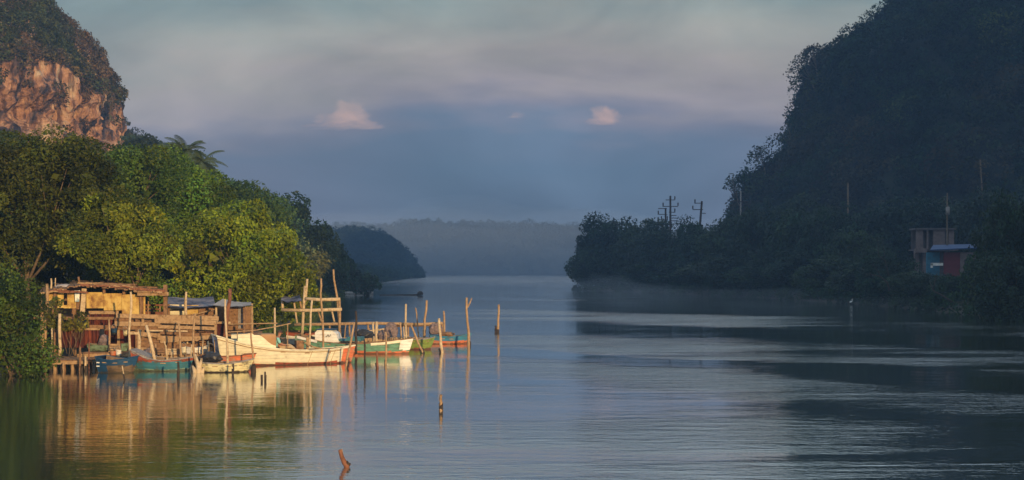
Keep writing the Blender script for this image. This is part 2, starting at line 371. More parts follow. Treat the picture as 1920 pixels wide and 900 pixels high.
# ------------------------------------------------------------------ water
def water_mat():
    m, t, b, o = newmat('river_water'); t.nodes.remove(b)
    N = t.nodes.new; K = t.links.new
    geo = N('ShaderNodeNewGeometry'); sx = N('ShaderNodeSeparateXYZ'); K(geo.outputs['Position'], sx.inputs[0])
    def mth(op, a, b2=None, c=None, clamp=False):
        n = N('ShaderNodeMath'); n.operation = op; n.use_clamp = clamp
        for i, v in enumerate((a, b2, c)):
            if v is None: continue
            if isinstance(v, (int, float)): n.inputs[i].default_value = v
            else: K(v, n.inputs[i])
        return n.outputs[0]
    def mapn(scale, nscale, detail=3, rough=.5, rotz=0, dist=0):
        mpn = N('ShaderNodeMapping'); mpn.inputs['Scale'].default_value = scale; mpn.inputs['Rotation'].default_value = (0, 0, rotz); K(geo.outputs['Position'], mpn.inputs[0])
        n = N('ShaderNodeTexNoise'); n.inputs['Scale'].default_value = nscale; n.inputs['Detail'].default_value = detail; n.inputs['Roughness'].default_value = rough
        n.inputs['Distortion'].default_value = dist
        K(mpn.outputs[0], n.inputs['Vector']); return n.outputs[0]
    # breeze lanes across the river: u grows upstream, tilted with x
    warp = mapn((.028, .020, 1), 1.0, 2); warp2 = mapn((.16, .42, 1), 1.0, 4, .6)
    u = mth('ADD', mth('ADD', sx.outputs[1], mth('MULTIPLY', sx.outputs[0], 1.0)), mth('MULTIPLY', mth('SUBTRACT', warp, .5), 46.0))
    u = mth('ADD', u, mth('MULTIPLY', mth('SUBTRACT', warp2, .5), 10.0))
    fac = mth('DIVIDE', u, 700.0, clamp=True)
    r = N('ShaderNodeValToRGB'); e = r.color_ramp.elements
    st = [(0, .42), (48, .38), (52, .06), (58, .45), (66, .50), (68.5, .05), (77, .04), (80, .75), (93, .7), (96.5, .04), (111, .05), (116, .8), (140, .8),
          (150, .10), (186, .06), (200, .35), (212, .06), (250, .25), (300, .15), (360, .3), (480, .85), (700, 1.0)]
    while len(e) < len(st): e.new(.5)
    for q, (p, v) in zip(e, st): q.position = p / 700.0; q.color = (v, v, v, 1)
    K(fac, r.inputs[0])
    # the left half of the river is sheltered by the bank: small regular ripples only
    left = mth('DIVIDE', mth('ADD', sx.outputs[0], 9.0), 14.0, clamp=True)
    left = mth('MAXIMUM', left, mth('DIVIDE', mth('SUBTRACT', sx.outputs[1], 230.0), 120.0, clamp=True))
    lanes = mth('ADD', mth('MULTIPLY', r.outputs[0], mth('ADD', mth('MULTIPLY', left, .88), .12)), .0)
    gate = N('ShaderNodeMapRange'); gate.inputs['From Min'].default_value = .40; gate.inputs['From Max'].default_value = .58; gate.inputs['To Min'].default_value = .22
    K(mapn((.045, .13, 1), 1.0, 4, .6, .0, .6), gate.inputs[0]); lanes = mth('MULTIPLY', lanes, gate.outputs[0])
    fine = mapn((1.0, 2.2, 1), 2.4, 3, .6); mid = mapn((.45, 1.5, 1), 1.4, 2, .5, .1); big = mapn((.10, .35, 1), 1.0, 2, .5)
    h = mth('ADD', mth('MULTIPLY', fine, .055), mth('MULTIPLY', mid, .07))
    amp = mth('ADD', mth('MULTIPLY', lanes, 1.0), .042); amp = mth('MULTIPLY', amp, mth('ADD', mth('MULTIPLY', mapn((.10, .28, 1), 1.0, 4, .65), 2.2), -.1))
    hh = mth('ADD', mth('MULTIPLY', h, amp), mth('MULTIPLY', big, .012))
    bn = N('ShaderNodeBump'); bn.inputs['Strength'].default_value = 1.0; bn.inputs['Distance'].default_value = 1.0; K(hh, bn.inputs['Height'])
    rough = mth('ADD', mth('MULTIPLY', lanes, .10), .035)
    gl = N('ShaderNodeBsdfGlossy'); gl.inputs['Color'].default_value = (.97, .99, 1, 1); K(rough, gl.inputs['Roughness']); K(bn.outputs[0], gl.inputs['Normal'])
    df = N('ShaderNodeBsdfDiffuse'); df.inputs['Color'].default_value = (.030, .040, .028, 1)
    fr = N('ShaderNodeFresnel'); fr.inputs['IOR'].default_value = 1.6; K(bn.outputs[0], fr.inputs['Normal'])
    f2 = mth('ADD', mth('MULTIPLY', fr.outputs[0], .46), .54, clamp=True)
    mx = N('ShaderNodeMixShader'); K(f2, mx.inputs[0]); K(df.outputs[0], mx.inputs[1]); K(gl.outputs[0], mx.inputs[2]); K(mx.outputs[0], o.inputs[0])
    return m
wm = MB(); wm.add([(-400, -390, 0), (400, -390, 0), (400, 1090, 0), (-400, 1090, 0)], [(0, 1, 2, 3)])
struct(wm.build('water', water_mat()))

# ------------------------------------------------------------------ hills
def fbm(x, y, z, o=4): return noise.fractal(Vector((x, y, z)), 1.0, 2.0, o)
def hill_mesh(name, cx, cy, prof, mat, ystretch=1.0, amp=2.0, nf=.05, nt=220, nz=80, flute=0, zlo=-1.0, rockz=None):
    """surface of revolution with radius prof[z], roughened; returns object and a sampler"""
    zs = np.array([p[0] for p in prof], float); rs = np.array([p[1] for p in prof], float)
    lev = np.linspace(0, 1, nz) * (zs[-1] - zlo) + zlo
    V = np.zeros((nz, nt, 3))
    for i, z in enumerate(lev):
        r = float(np.interp(z, zs, rs))
        for k in range(nt):
            a = 2 * math.pi * k / nt; ca, sa = math.cos(a), math.sin(a)
            px, py = ca * r, sa * r * ystretch
            d = fbm(px * nf + cx, py * nf + cy, z * nf * 1.3) * amp
            if flute:
                w = 1.0 if rockz is None else max(0., min(1., 1 - abs(z - rockz[0]) / rockz[1]))
                d += w * flute * (noise.ridged_multi_fractal(Vector((px * .10, py * .10, z * .035)), .8, 2.1, 4, 1.0, 1.8) - 1.1)
                d += w * flute * .35 * noise.noise(Vector((px * .35, py * .35, z * .12)))
                q_ = noise.noise(Vector((px * .13 + 7, py * .13, z * .16))); d -= w * 4.5 * max(0, q_ - .18)
                d += w * 1.3 * (noise.ridged_multi_fractal(Vector((px * .28, py * .28, z * .22)), .9, 2.1, 4, 1.0, 2.0) - 1.0)
            f = min(1.0, r / 12.0)
            V[i, k] = (cx + px + ca * d * f, cy + py + sa * d * f, z + (1 - f) * d * .4)
    f = [(i * nt + k, i * nt + (k + 1) % nt, (i + 1) * nt + (k + 1) % nt, (i + 1) * nt + k) for i in range(nz - 1) for k in range(nt)]
    vs = V.reshape(-1, 3).tolist(); vs.append((cx, cy, zs[-1] + .5)); top = len(vs) - 1
    f += [((nz - 1) * nt + k, (nz - 1) * nt + (k + 1) % nt, top) for k in range(nt)]
    me = bpy.data.meshes.new(name); me.from_pydata(vs, [], f); me.materials.append(mat)
    me.polygons.foreach_set('use_smooth', [True] * len(f)); me.update()
    o = bpy.data.objects.new(name, me); COL.objects.link(o); struct(o)
    return o, V, lev
def sample_hill(V, n, rng, facing=True, zmin=-9, mask=None):
    nz, nt = V.shape[:2]
    e1 = np.roll(V, -1, 1)[:-1] - V[:-1]; e2 = V[1:] - V[:-1]
    cr_ = np.cross(e1, e2); ar = np.linalg.norm(cr_, axis=2); nn = cr_ / (ar[..., None] + 1e-9)
    w = ar.copy(); c = V[:-1]
    if facing:
        vd = c - np.array([0, 0, CH]); vd /= np.linalg.norm(vd, axis=2, keepdims=True)
        w *= ((nn * vd).sum(2) < .45)
    w *= c[..., 2] > zmin
    if mask is not None: w *= mask(c, nn)
    p = (w / w.sum()).reshape(-1); ix = rng.choice(len(p), n, p=p)
    i, k = ix // (nt), ix % nt
    a = rng.random((n, 1)); b = rng.random((n, 1))
    return V[i, k] + e1[i, k] * a + e2[i, k] * b, nn[i, k]
def canopy(name, pts, nrm, crad, leaf, cover, rng, base, var, mat='farleaf', up=.7, lift=.3, palette=None):
    d = unit(nrm + np.array([0, 0, up]))
    cen = pts + d * crad * lift
    if palette is None: q, t = clumps(cen, d, crad, leaf, cover, rng, base, var, .9)
    else:
        Q = []; T = []; fld = np.array([noise.noise(Vector(c) * .055) + .5 * noise.noise(Vector(c) * .21) for c in cen]) + rng.normal(0, .10, len(cen))
        rk = fld.argsort().argsort() / len(cen); pick = np.searchsorted(np.cumsum([w for w, c in palette])[:-1], rk)
        for j, (w, c) in enumerate(palette):
            s = pick == j
            if s.any(): q, t = clumps(cen[s], d[s], crad, leaf, cover, rng, c, var, .9); Q.append(q); T.append(t)
        q = np.concatenate(Q); t = np.concatenate(T)
    o = quads_object(name, q, t, M[mat])
    return o
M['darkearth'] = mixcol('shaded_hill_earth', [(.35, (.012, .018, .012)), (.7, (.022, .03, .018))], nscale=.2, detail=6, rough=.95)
M['earth'] = mixcol('hill_earth', [(.35, (.02, .022, .014)), (.7, (.045, .045, .025))], nscale=.2, detail=6, rough=.95)

# cliff rock
def rock_mat():
    m, t, b, o = newmat('limestone'); N = t.nodes.new; K = t.links.new
    geo = N('ShaderNodeNewGeometry')
    def ns(scale, s, det, dist=0):
        mpn = N('ShaderNodeMapping'); mpn.inputs['Scale'].default_value = scale; K(geo.outputs['Position'], mpn.inputs[0])
        n = N('ShaderNodeTexNoise'); n.inputs['Scale'].default_value = s; n.inputs['Detail'].default_value = det; n.inputs['Distortion'].default_value = dist; n.inputs['Roughness'].default_value = .62
        K(mpn.outputs[0], n.inputs['Vector']); return n
    a = ns((.20, .20, .09), 1.0, 9, 1.2); r = N('ShaderNodeValToRGB'); e = r.color_ramp.elements
    st = [(.38, (.035, .03, .045)), (.44, (.12, .085, .085)), (.485, (.36, .19, .12)), (.545, (.54, .31, .19)), (.64, (.62, .47, .33))]
    while len(e) < len(st): e.new(.5)
    for q, (p, c) in zip(e, st): q.position = p; q.color = (*c, 1)
    K(a.outputs[0], r.inputs[0])
    s = ns((.9, .9, .10), 1.0, 5); r2 = N('ShaderNodeValToRGB'); e = r2.color_ramp.elements
    e[0].position = .42; e[0].color = (.22, .20, .22, 1); e[1].position = .52; e[1].color = (1, 1, 1, 1)
    K(s.outputs[0], r2.inputs[0])
    mx = N('ShaderNodeMixRGB'); mx.blend_type = 'MULTIPLY'; mx.inputs[0].default_value = .8; K(r.outputs[0], mx.inputs[1]); K(r2.outputs[0], mx.inputs[2])
    K(mx.outputs[0], b.inputs['Base Color']); b.inputs['Roughness'].default_value = .9; b.inputs['Specular IOR Level'].default_value = .15
    bn = N('ShaderNodeBump'); bn.inputs['Strength'].default_value = .9; bn.inputs['Distance'].default_value = 2.2
    c = ns((.45, .45, .22), 1.0, 8); K(c.outputs[0], bn.inputs['Height']); K(bn.outputs[0], b.inputs['Normal'])
    return m
M['rock'] = rock_mat()
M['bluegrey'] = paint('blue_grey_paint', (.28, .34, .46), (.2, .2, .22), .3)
def edge_prof(D, pts, cx, side):      # silhouette pixels -> (z, radius) around cx
    out = []
    for px, py in pts:
        z = CH - (py - HY) / F * D; x = (px - 960) / F * D
        out.append((z, (x - cx) * side))
    out.sort(); return out

# left karst hill with the orange cliff
cxl = -128; DL = 270
prof = edge_prof(DL, [(245, 500), (232, 420), (220, 330), (208, 290), (186, 262), (178, 240), (182, 215), (192, 190), (192, 150), (170, 110), (132, 60), (94, 30), (58, 0), (10, -40), (-80, -75), (-200, -95)], cxl, 1)
prof.append((prof[-1][0] + 2, 4))
hl, VL, levL = hill_mesh('hill', cxl, DL, prof, M['rock'], .95, 2.2, .05, 760, 250, 5.0, rockz=(31, 13))
hl.data.polygons.foreach_set('use_smooth', [False] * len(hl.data.polygons))
hl['label'] = 'karst hill with bare orange limestone cliff above the mangroves'
rng = np.random.default_rng(5)
def veg_mask(c, nn):
    z = c[..., 2]; u = 960 + c[..., 0] / c[..., 1] * F       # bearing of the point from the river
    tan_e = np.interp(u, [-100, 0, 60, 100, 150, 180, 200], [352, 365, 388, 378, 342, 316, 305]) / F + .006 * np.sin(u * .11) + .004 * np.sin(u * .27)
    return ((z - CH) > tan_e * c[..., 1]) | (z < 20) | (np.random.default_rng(3).random(z.shape) < .05)
p_, n_ = sample_hill(VL, 4600, rng, mask=veg_mask)
struct(canopy('hillside_forest', p_, n_, 1.5, .62, .55, rng, (.07, .075, .03), .35, up=1.0, lift=.5,
       palette=[(.55, (.050, .060, .022)), (.25, (.085, .070, .032)), (.20, (.11, .075, .045))]), 'stuff')

# lower left hill going away behind the cliff
prof = [(-1, 84), (10, 79), (22, 73), (29, 68), (34, 60), (37, 50), (39, 36), (41, 12), (42, 2)]
h2, V2, _ = hill_mesh('hill', -150, 380, prof, M['earth'], 1.1, 3, .04, 160, 40)
p_, n_ = sample_hill(V2, 2600, rng)
struct(canopy('hillside_forest', p_, n_, 2.2, .9, .45, rng, (.045, .065, .03), .3, up=1.0, lift=.5), 'stuff')

# big dark hill on the right
cxr = 150; DR = 330
prof = edge_prof(DR, [(1360, 505), (1382, 420), (1418, 365), (1475, 305), (1502, 262), (1508, 228), (1514, 180), (1528, 130), (1596, 100), (1640, 66), (1674, 26), (1692, 2), (1800, -75), (1970, -140)], cxr, -1)
prof.append((prof[-1][0] + 5, 5))
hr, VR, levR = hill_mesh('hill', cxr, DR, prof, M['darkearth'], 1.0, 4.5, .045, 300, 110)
p_, n_ = sample_hill(VR, 7500, rng)
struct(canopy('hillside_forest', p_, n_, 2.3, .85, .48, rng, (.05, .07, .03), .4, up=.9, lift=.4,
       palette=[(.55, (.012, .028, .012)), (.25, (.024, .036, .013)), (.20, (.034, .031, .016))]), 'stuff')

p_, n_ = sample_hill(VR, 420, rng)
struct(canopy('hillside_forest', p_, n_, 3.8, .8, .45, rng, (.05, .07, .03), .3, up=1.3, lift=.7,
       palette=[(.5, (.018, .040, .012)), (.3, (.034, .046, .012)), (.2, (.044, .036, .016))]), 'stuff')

# unseen ridge added behind the camera to shade the right side of the valley
def shade_ridge_h(X, Y):
    crest = np.interp(X, [67, 77, 87, 100, 125, 200, 300, 345, 380, 650, 760], [-2, 0, 42, 78, 100, 116, 121, 140, 150, 150, -2])
    d = np.abs(Y + 40) / np.where(Y > -40, 75, 55)
    return crest * np.clip(1 - d ** 1.6, -.05, 1) + 3 * np.sin(X * .07) * np.sin(Y * .09)
shade_ridge = grid_obj('hill', sp([(66, 130, 2), (130, 761, 14)]), sp([(-150, 41, 6)]), shade_ridge_h, M['earth']); struct(shade_ridge)

# far shore
def far_h(X, Y):
    top = np.interp(X, [-420, -250, -160, -125, -112, -85, -60, -30, 0, 30, 55, 70, 110, 200, 420], [44, 42, 40, 39, 39, 44, 43, 42, 42, 41, 40, 37, 33, 34, 26])
    return top * np.clip((Y - 1004) / 240, 0, 1) ** .5 * np.clip((1380 - Y) / 150, 0, 1) + .8 * np.sin(X * .12 + Y * .03)
struct(grid_obj('hill', np.arange(-420, 421, 8), np.arange(1004, 1381, 8), lambda X, Y: far_h(X, np.maximum(Y, 1004.01)), M['earth']))
X = rng.uniform(-260, 200, 3800); Y = 1003 + 250 * rng.random(3800) ** 1.3
pts = np.stack([X, Y, far_h(X, np.maximum(Y, 1004.01)) + rng.random(3800) ** 3 * 3.5], 1); nr_ = np.tile(np.array([0, -.7, .7]), (3800, 1))
struct(canopy('far_forest', pts, nr_, 3.4, 1.9, .5, rng, (.06, .075, .055), .06, up=1.0, lift=.4), 'stuff')
# headland of the left shore, middle distance
def head_h(X, Y):
    D_ = 700.0
    top = np.interp(X, [-260, -150, -92, -82, -74, -67, -60, -54, -50, -46.5], [27, 23, 19.5, 21, 20.5, 18, 13.5, 8.5, 4, 0])
    dd = np.clip(1 - np.abs((Y - D_ - 40) / 60.0) ** 2.2, 0, 1)
    return top * dd - .5
struct(grid_obj('headland', np.arange(-260, -44, 3), np.arange(675, 805, 6), head_h, M['earth']))
X = rng.uniform(-190, -46, 3200); Y = rng.uniform(678, 750, 3200)
pts = np.stack([X, Y, head_h(X, Y) + rng.random(3200) ** 2.5 * 4.2 * np.clip((-47 - X) / 8, .15, 1)], 1); nr_ = np.tile(np.array([.2, -.7, .7]), (3200, 1))
struct(canopy('headland_forest', pts, nr_, 2.5, 1.1, .5, rng, (.026, .042, .024), .25, up=1.0, lift=.35), 'stuff')

exec_parts = True
# ------------------------------------------------------------------ left bank trees
LT = [
 dict(label='large dark olive mangrove tree with bare forked trunk, leftmost on the bank', D=68, base_px=42, nstem=1, trunk=.13, droop=.75, col=(.060, .072, .010), seed=11,
      plobes=[(40, 350, 95, 85, 2), (125, 345, 70, 70, 1), (60, 308, 80, 36, 2), (150, 420, 55, 60, 0), (-40, 400, 90, 110, 0), (110, 460, 60, 45, 1), (5, 440, 45, 45, 0), (175, 480, 40, 40, 1)]),
 dict(label='round olive green mangrove tree behind the yellow walled shack', D=66, base_px=240, trunk=.14, col=(.125, .155, .012), seed=12, cover=.85,
      plobes=[(225, 450, 72, 70, 0), (265, 480, 50, 55, -1), (185, 470, 50, 55, 0), (215, 400, 40, 35, 0)]),
 dict(label='deep green tree with a tall pointed top right under the cliff edge', D=84, base_px=230, trunk=.16, col=(.062, .10, .012), seed=13,
      leaf=.22, plobes=[(205, 325, 60, 45, 0), (250, 350, 70, 65, 0), (190, 303, 36, 24, 1), (290, 312, 40, 26, 1)]),
 dict(label='tall bright green tree rising behind the round olive mangrove', D=92, base_px=330, trunk=.18, col=(.085, .14, .012), seed=14,
      leaf=.26, plobes=[(330, 385, 66, 66, 0), (365, 372, 46, 46, 2), (290, 348, 52, 44, 0), (255, 315, 22, 26, -2), (395, 410, 38, 46, 0), (300, 440, 60, 60, -1)]),
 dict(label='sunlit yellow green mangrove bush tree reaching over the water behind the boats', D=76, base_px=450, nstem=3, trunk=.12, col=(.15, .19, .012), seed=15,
      plobes=[(440, 470, 70, 72, 0), (500, 510, 68, 70, -1), (385, 500, 66, 78, 0), (450, 550, 75, 60, -1), (540, 555, 40, 52, 0), (400, 430, 40, 30, 1), (480, 580, 60, 40, -1), (350, 560, 45, 45, 1)]),
 dict(label='soft green tree crown between the palms and the sunlit mangrove', D=118, base_px=440, trunk=.2, col=(.05, .085, .018), seed=16,
      plobes=[(430, 410, 55, 60, 0), (460, 380, 38, 35, 0), (405, 385, 35, 40, 0), (490, 440, 40, 60, 0)]),
 dict(label='grey green tree with a narrow spire top above the mangrove', D=150, base_px=500, trunk=.2, col=(.05, .08, .026), seed=17,
      plobes=[(500, 430, 30, 45, 0), (497, 390, 14, 22, 0), (520, 470, 35, 60, 0), (480, 460, 40, 60, 0)]),
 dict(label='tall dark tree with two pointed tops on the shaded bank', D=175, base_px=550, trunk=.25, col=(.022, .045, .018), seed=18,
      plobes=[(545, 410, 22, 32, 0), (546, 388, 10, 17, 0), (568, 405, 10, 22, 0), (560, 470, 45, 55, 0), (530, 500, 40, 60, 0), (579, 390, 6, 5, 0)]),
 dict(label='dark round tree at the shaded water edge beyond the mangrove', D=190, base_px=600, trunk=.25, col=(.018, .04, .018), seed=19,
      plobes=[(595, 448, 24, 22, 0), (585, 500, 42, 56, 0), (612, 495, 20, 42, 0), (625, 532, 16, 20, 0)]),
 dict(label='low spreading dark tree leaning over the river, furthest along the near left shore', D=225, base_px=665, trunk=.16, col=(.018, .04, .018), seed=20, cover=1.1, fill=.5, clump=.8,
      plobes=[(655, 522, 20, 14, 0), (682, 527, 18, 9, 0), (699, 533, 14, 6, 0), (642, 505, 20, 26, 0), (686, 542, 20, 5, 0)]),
 dict(label='dry yellowish shrub of upright stems behind the sunlit mangrove', D=140, base_px=535, trunk=.1, col=(.11, .115, .04), seed=21, name='shrub', cat='shrub',
      plobes=[(525, 480, 22, 35, 0), (548, 490, 16, 30, 0), (575, 495, 20, 22, 0), (590, 510, 14, 25, 0)]),
 dict(label='dense dark green mangrove bush hanging over the water at the left end', D=54.5, base_px=25, nstem=3, trunk=.06, col=(.05, .08, .010), seed=22, name='bush', cat='bush', depth=.6, droop=.8,
      plobes=[(12, 610, 46, 55, 1), (48, 640, 34, 42, 0), (0, 660, 50, 45, 0), (96, 664, 24, 13, 0), (45, 678, 38, 22, 0), (-40, 600, 60, 80, 1), (15, 560, 40, 30, 2)]),
 dict(label='small leafy bush growing up in front of the yellow shack wall', D=60.5, base_px=140, nstem=2, trunk=.03, col=(.12, .12, .02), seed=23, name='bush', cat='bush', depth=.4, droop=.8, clump=.28,
      plobes=[(138, 602, 18, 16, 0), (104, 583, 10, 26, 0), (155, 611, 12, 8, 0)]),
 dict(label='dark undergrowth thicket between the trunk of the olive tree and the shack roof', D=74, base_px=90, trunk=.06, col=(.035, .045, .012), seed=27, name='bush', cat='bush', droop=.9,
      plobes=[(20, 520, 70, 45, 0), (100, 520, 60, 40, 0), (170, 525, 60, 45, 0), (60, 560, 80, 40, 0)]),
 dict(label='shaded tree crown behind the large dark olive tree', D=90, base_px=120, trunk=.2, col=(.05, .08, .02), seed=24,
      plobes=[(120, 330, 80, 60, 0), (20, 330, 90, 60, 0), (60, 430, 120, 100, 0)]),
 dict(label='mid green tree filling the gap behind the blue tarp shack', D=96, base_px=340, trunk=.2, col=(.06, .09, .018), seed=25,
      plobes=[(330, 500, 70, 70, 0), (420, 480, 60, 60, 0), (250, 500, 60, 70, 0)]),
]
for d in LT: tree(group=None, **d)

# far slope of the left bank: individual trees at the skyline
rng = np.random.default_rng(77)
for i, (px, py, r_, D) in enumerate([(270, 268, 24, 210), (310, 280, 26, 205), (345, 300, 24, 200), (240, 262, 16, 215), (390, 345, 26, 190), (440, 360, 28, 180), (470, 372, 22, 185)]):
    tree(('hazy bluish tree on the skyline, first beside the cliff foot', 'hazy tree on the skyline just left of the palms', 'hazy tree behind the tall palm',
          'small hazy tree tucked against the cliff foot', 'hazy tree on the skyline right below the drooping palm', 'broad hazy tree on the slope right of the palms',
          'hazy tree next to the narrow spire top')[i], D, [(px, py + r_, r_, r_, 0), (px + 10, py + r_ * 2.4, r_ * 1.2, r_ * 1.4, 0)], px + 5,
         col=(.045, .07, .03), seed=100 + i, trunk=.25, group='hazy trees on the left skyline')

for i, (px, py, r_, lb) in enumerate([(128, 50, 12, 'airy tree on the cliff top skyline'), (200, 148, 11, 'small tree leaning out from the cliff edge'), (212, 182, 10, 'lowest small tree clinging to the cliff edge'), (232, 232, 15, 'hazy tree on the dark slope right of the cliff'), (250, 252, 16, 'second hazy tree down the slope right of the cliff')]):
    D_ = 262 if i < 3 else 330
    c = P(px, py, D_); tree(lb, D_, [(px, py, r_ * .6, r_ * .5, 0), (px - r_ * .6, py + r_ * .8, r_ * .6, r_ * .5, 0), (px + r_ * .1, py + r_ * 1.5, r_ * .8, r_ * .7, 0)], px - r_ * .8, leaf=.6, clump=.9, cover=.3 + .4 * (i > 2), fill=.03,
        col=(.05, .055, .03), seed=300 + i, trunk=.14, basez=c.z - (5 if i < 3 else 12), group='small trees around the cliff')

def palm(label, px, py, D, base_px, fl, seed, lean=0):
    rng = np.random.default_rng(seed); top = P(px, py, D); k = D / F
    bx = (base_px - 960) * k; z0 = ground_h(bx, D)
    root = thing('palm_tree', label, 'palm', (bx, D, z0), group='palms on the left bank')
    t = MB(); b = Vector((bx, D, z0 - .2)); t.tube([b, b.lerp(top, .5) + Vector((.4, 0, 0)), top], [.22, .17, .13], 7); t.build('trunk', M['palebark'], root, True)
    for j in range(18):
        a = j * 2.4 + rng.uniform(-.2, .2); el_ = rng.uniform(-.1, 1.15); L = fl * rng.uniform(.8, 1.1)
        pts = [top]; d = Vector((math.cos(a) * math.cos(el_), math.sin(a) * math.cos(el_), math.sin(el_))); 
        for s in range(8):
            pts.append(pts[-1] + d * L / 8); d = (d + Vector((0, 0, -.20))).normalized()
        q = []; 
        for s in range(1, 9):
            ax = (pts[s] - pts[s - 1]).normalized(); side = ax.cross(Vector((0, 0, 1)))
            if side.length < .1: side = Vector((1, 0, 0))
            side.normalize()
            for sg in (-1, 1):
                for u in (0, .33, .66):
                    p0 = pts[s - 1].lerp(pts[s], u); ll = fl * .24 * math.sin(math.pi * min(.95, (s - .5 + u) / 9) * .9 + .3)
                    tip = p0 + side * sg * ll * .8 + ax * ll * .45 + Vector((0, 0, -ll * .45))
                    q.append([p0 - ax * .05, p0 + ax * .05, tip + ax * .02, tip - ax * .02])
        q = np.array([[tuple(v) for v in qq] for qq in q]); tint = np.tile(np.array([.075, .10, .035]), (len(q), 1)) * rng.uniform(.8, 1.2, (len(q), 1))
        o = quads_object('frond', q, tint, M['leaf'], root)
palm('tall palm with upright fronds on the skyline below the cliff', 348, 284, 135, 350, 2.5, 1)
palm('palm with a long drooping frond at the skyline end', 378, 306, 128, 378, 2.4, 4)
palm('small palm frond tuft showing just above the green trees', 322, 288, 140, 335, 2.0, 8)

# ------------------------------------------------------------------ right bank trees
RTPL = []
def rtree(kind, seed, col, Rr, H):
    rng = np.random.default_rng(seed); lob = []
    for k in range(7):
        a = rng.uniform(0, 6.28); rr = rng.uniform(.35, .6) * Rr
        lob.append(((math.cos(a) * Rr * .55, math.sin(a) * Rr * .55, H * rng.uniform(.35, .8)), (rr, rr, rr * .85)))
    lob.append(((0, 0, H * .78), (Rr * .6, Rr * .6, H * .2))); lob.append(((0, 0, H * .4), (Rr * .9, Rr * .9, H * .38)))
    q, t = lobes_crown(lob, .62, rng, col, 1.25, .7, .3, .3, .9)
    mc = quads_object('crown', q, t, M['leaf']); mt = trunk_mb((0, 0, -.5), lob[:4], .2, rng).build('trunk', M['bark'], None, True)
    RTPL.append((mc, mt, H)); 
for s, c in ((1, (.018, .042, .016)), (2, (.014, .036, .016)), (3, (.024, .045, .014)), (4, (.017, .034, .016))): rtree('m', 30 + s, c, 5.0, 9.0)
used = [False] * len(RTPL)
def put_rtree(label, px, D, top_py, wpx, which, group, rz=0., name='tree'):
    x = (px - 960) / F * D; z0 = ground_h(x, D); H = CH - (top_py - HY) / F * D - z0
    root = thing(name, label, 'tree', (x, D, z0), rz, group)
    mc, mt, H0 = RTPL[which]; sx = (wpx / 2 * D / F) / 5.0; root.scale = (sx, sx, H / H0)
    for src in (mc, mt):
        if used[which]: o = src.copy(); COL.objects.link(o)
        else: o = src
        o.parent = root
    used[which] = True
    return root
G1 = 'dark mangroves along the right shore'
rt = [
 (1118, 286, 452, 88, 'outermost dark mangrove at the tip of the right bank'),
 (1150, 284, 420, 110, 'tallest rounded mangrove near the tip of the right bank'),
 (1205, 275, 418, 110, 'dark mangrove in front of the short skyline post'),
 (1250, 262, 434, 100, 'dark mangrove in front of the crowded utility poles'),
 (1290, 255, 425, 70, 'pointed dark tree between the two tall utility poles'),
 (1335, 246, 440, 110, 'dark mangrove at the foot of the leaning utility pole'),
 (1385, 232, 412, 120, 'high rounded mangrove in front of the hill corner'),
 (1440, 222, 396, 120, 'dark tree standing tallest on the middle of the right shore'),
 (1500, 212, 402, 130, 'wide dark tree on the right shore below the steep hill'),
 (1560, 202, 404, 120, 'dark tree in front of the thin bare mast on the right'),
 (1612, 190, 440, 90, 'last mangrove before the low scrub on the right shore'),
]
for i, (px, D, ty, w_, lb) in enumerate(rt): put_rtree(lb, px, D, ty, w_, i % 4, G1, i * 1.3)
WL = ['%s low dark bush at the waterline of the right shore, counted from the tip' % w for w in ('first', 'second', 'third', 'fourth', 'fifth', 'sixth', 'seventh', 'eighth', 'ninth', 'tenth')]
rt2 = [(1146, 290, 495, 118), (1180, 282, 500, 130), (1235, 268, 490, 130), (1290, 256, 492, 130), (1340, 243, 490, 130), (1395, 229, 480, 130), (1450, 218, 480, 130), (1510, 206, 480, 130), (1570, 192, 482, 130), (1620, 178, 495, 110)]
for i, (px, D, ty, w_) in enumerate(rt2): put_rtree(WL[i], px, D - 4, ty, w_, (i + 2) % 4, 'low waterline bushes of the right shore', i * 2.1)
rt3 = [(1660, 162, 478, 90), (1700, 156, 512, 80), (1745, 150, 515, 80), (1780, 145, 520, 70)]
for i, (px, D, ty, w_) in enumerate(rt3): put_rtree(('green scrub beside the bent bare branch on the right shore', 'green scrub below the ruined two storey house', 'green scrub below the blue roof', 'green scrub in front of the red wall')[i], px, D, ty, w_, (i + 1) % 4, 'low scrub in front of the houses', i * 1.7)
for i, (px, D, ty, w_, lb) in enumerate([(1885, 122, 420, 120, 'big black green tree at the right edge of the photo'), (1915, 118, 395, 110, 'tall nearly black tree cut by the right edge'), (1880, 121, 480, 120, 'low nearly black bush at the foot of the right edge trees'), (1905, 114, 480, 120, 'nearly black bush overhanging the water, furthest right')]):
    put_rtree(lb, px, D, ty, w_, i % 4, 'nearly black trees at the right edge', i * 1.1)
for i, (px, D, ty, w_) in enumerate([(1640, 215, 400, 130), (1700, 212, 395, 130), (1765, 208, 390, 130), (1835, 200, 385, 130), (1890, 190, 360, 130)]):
    put_rtree(('dark tree behind and left of the ruined house', 'dark tree right behind the ruined house', 'dark tree behind the pole with the transformer', 'dark tree behind the right end of the blue roof', 'dark tree high behind the right edge trees')[i], px, D, ty, w_, (i + 3) % 4, 'trees at the foot of the right hill', i * .9)

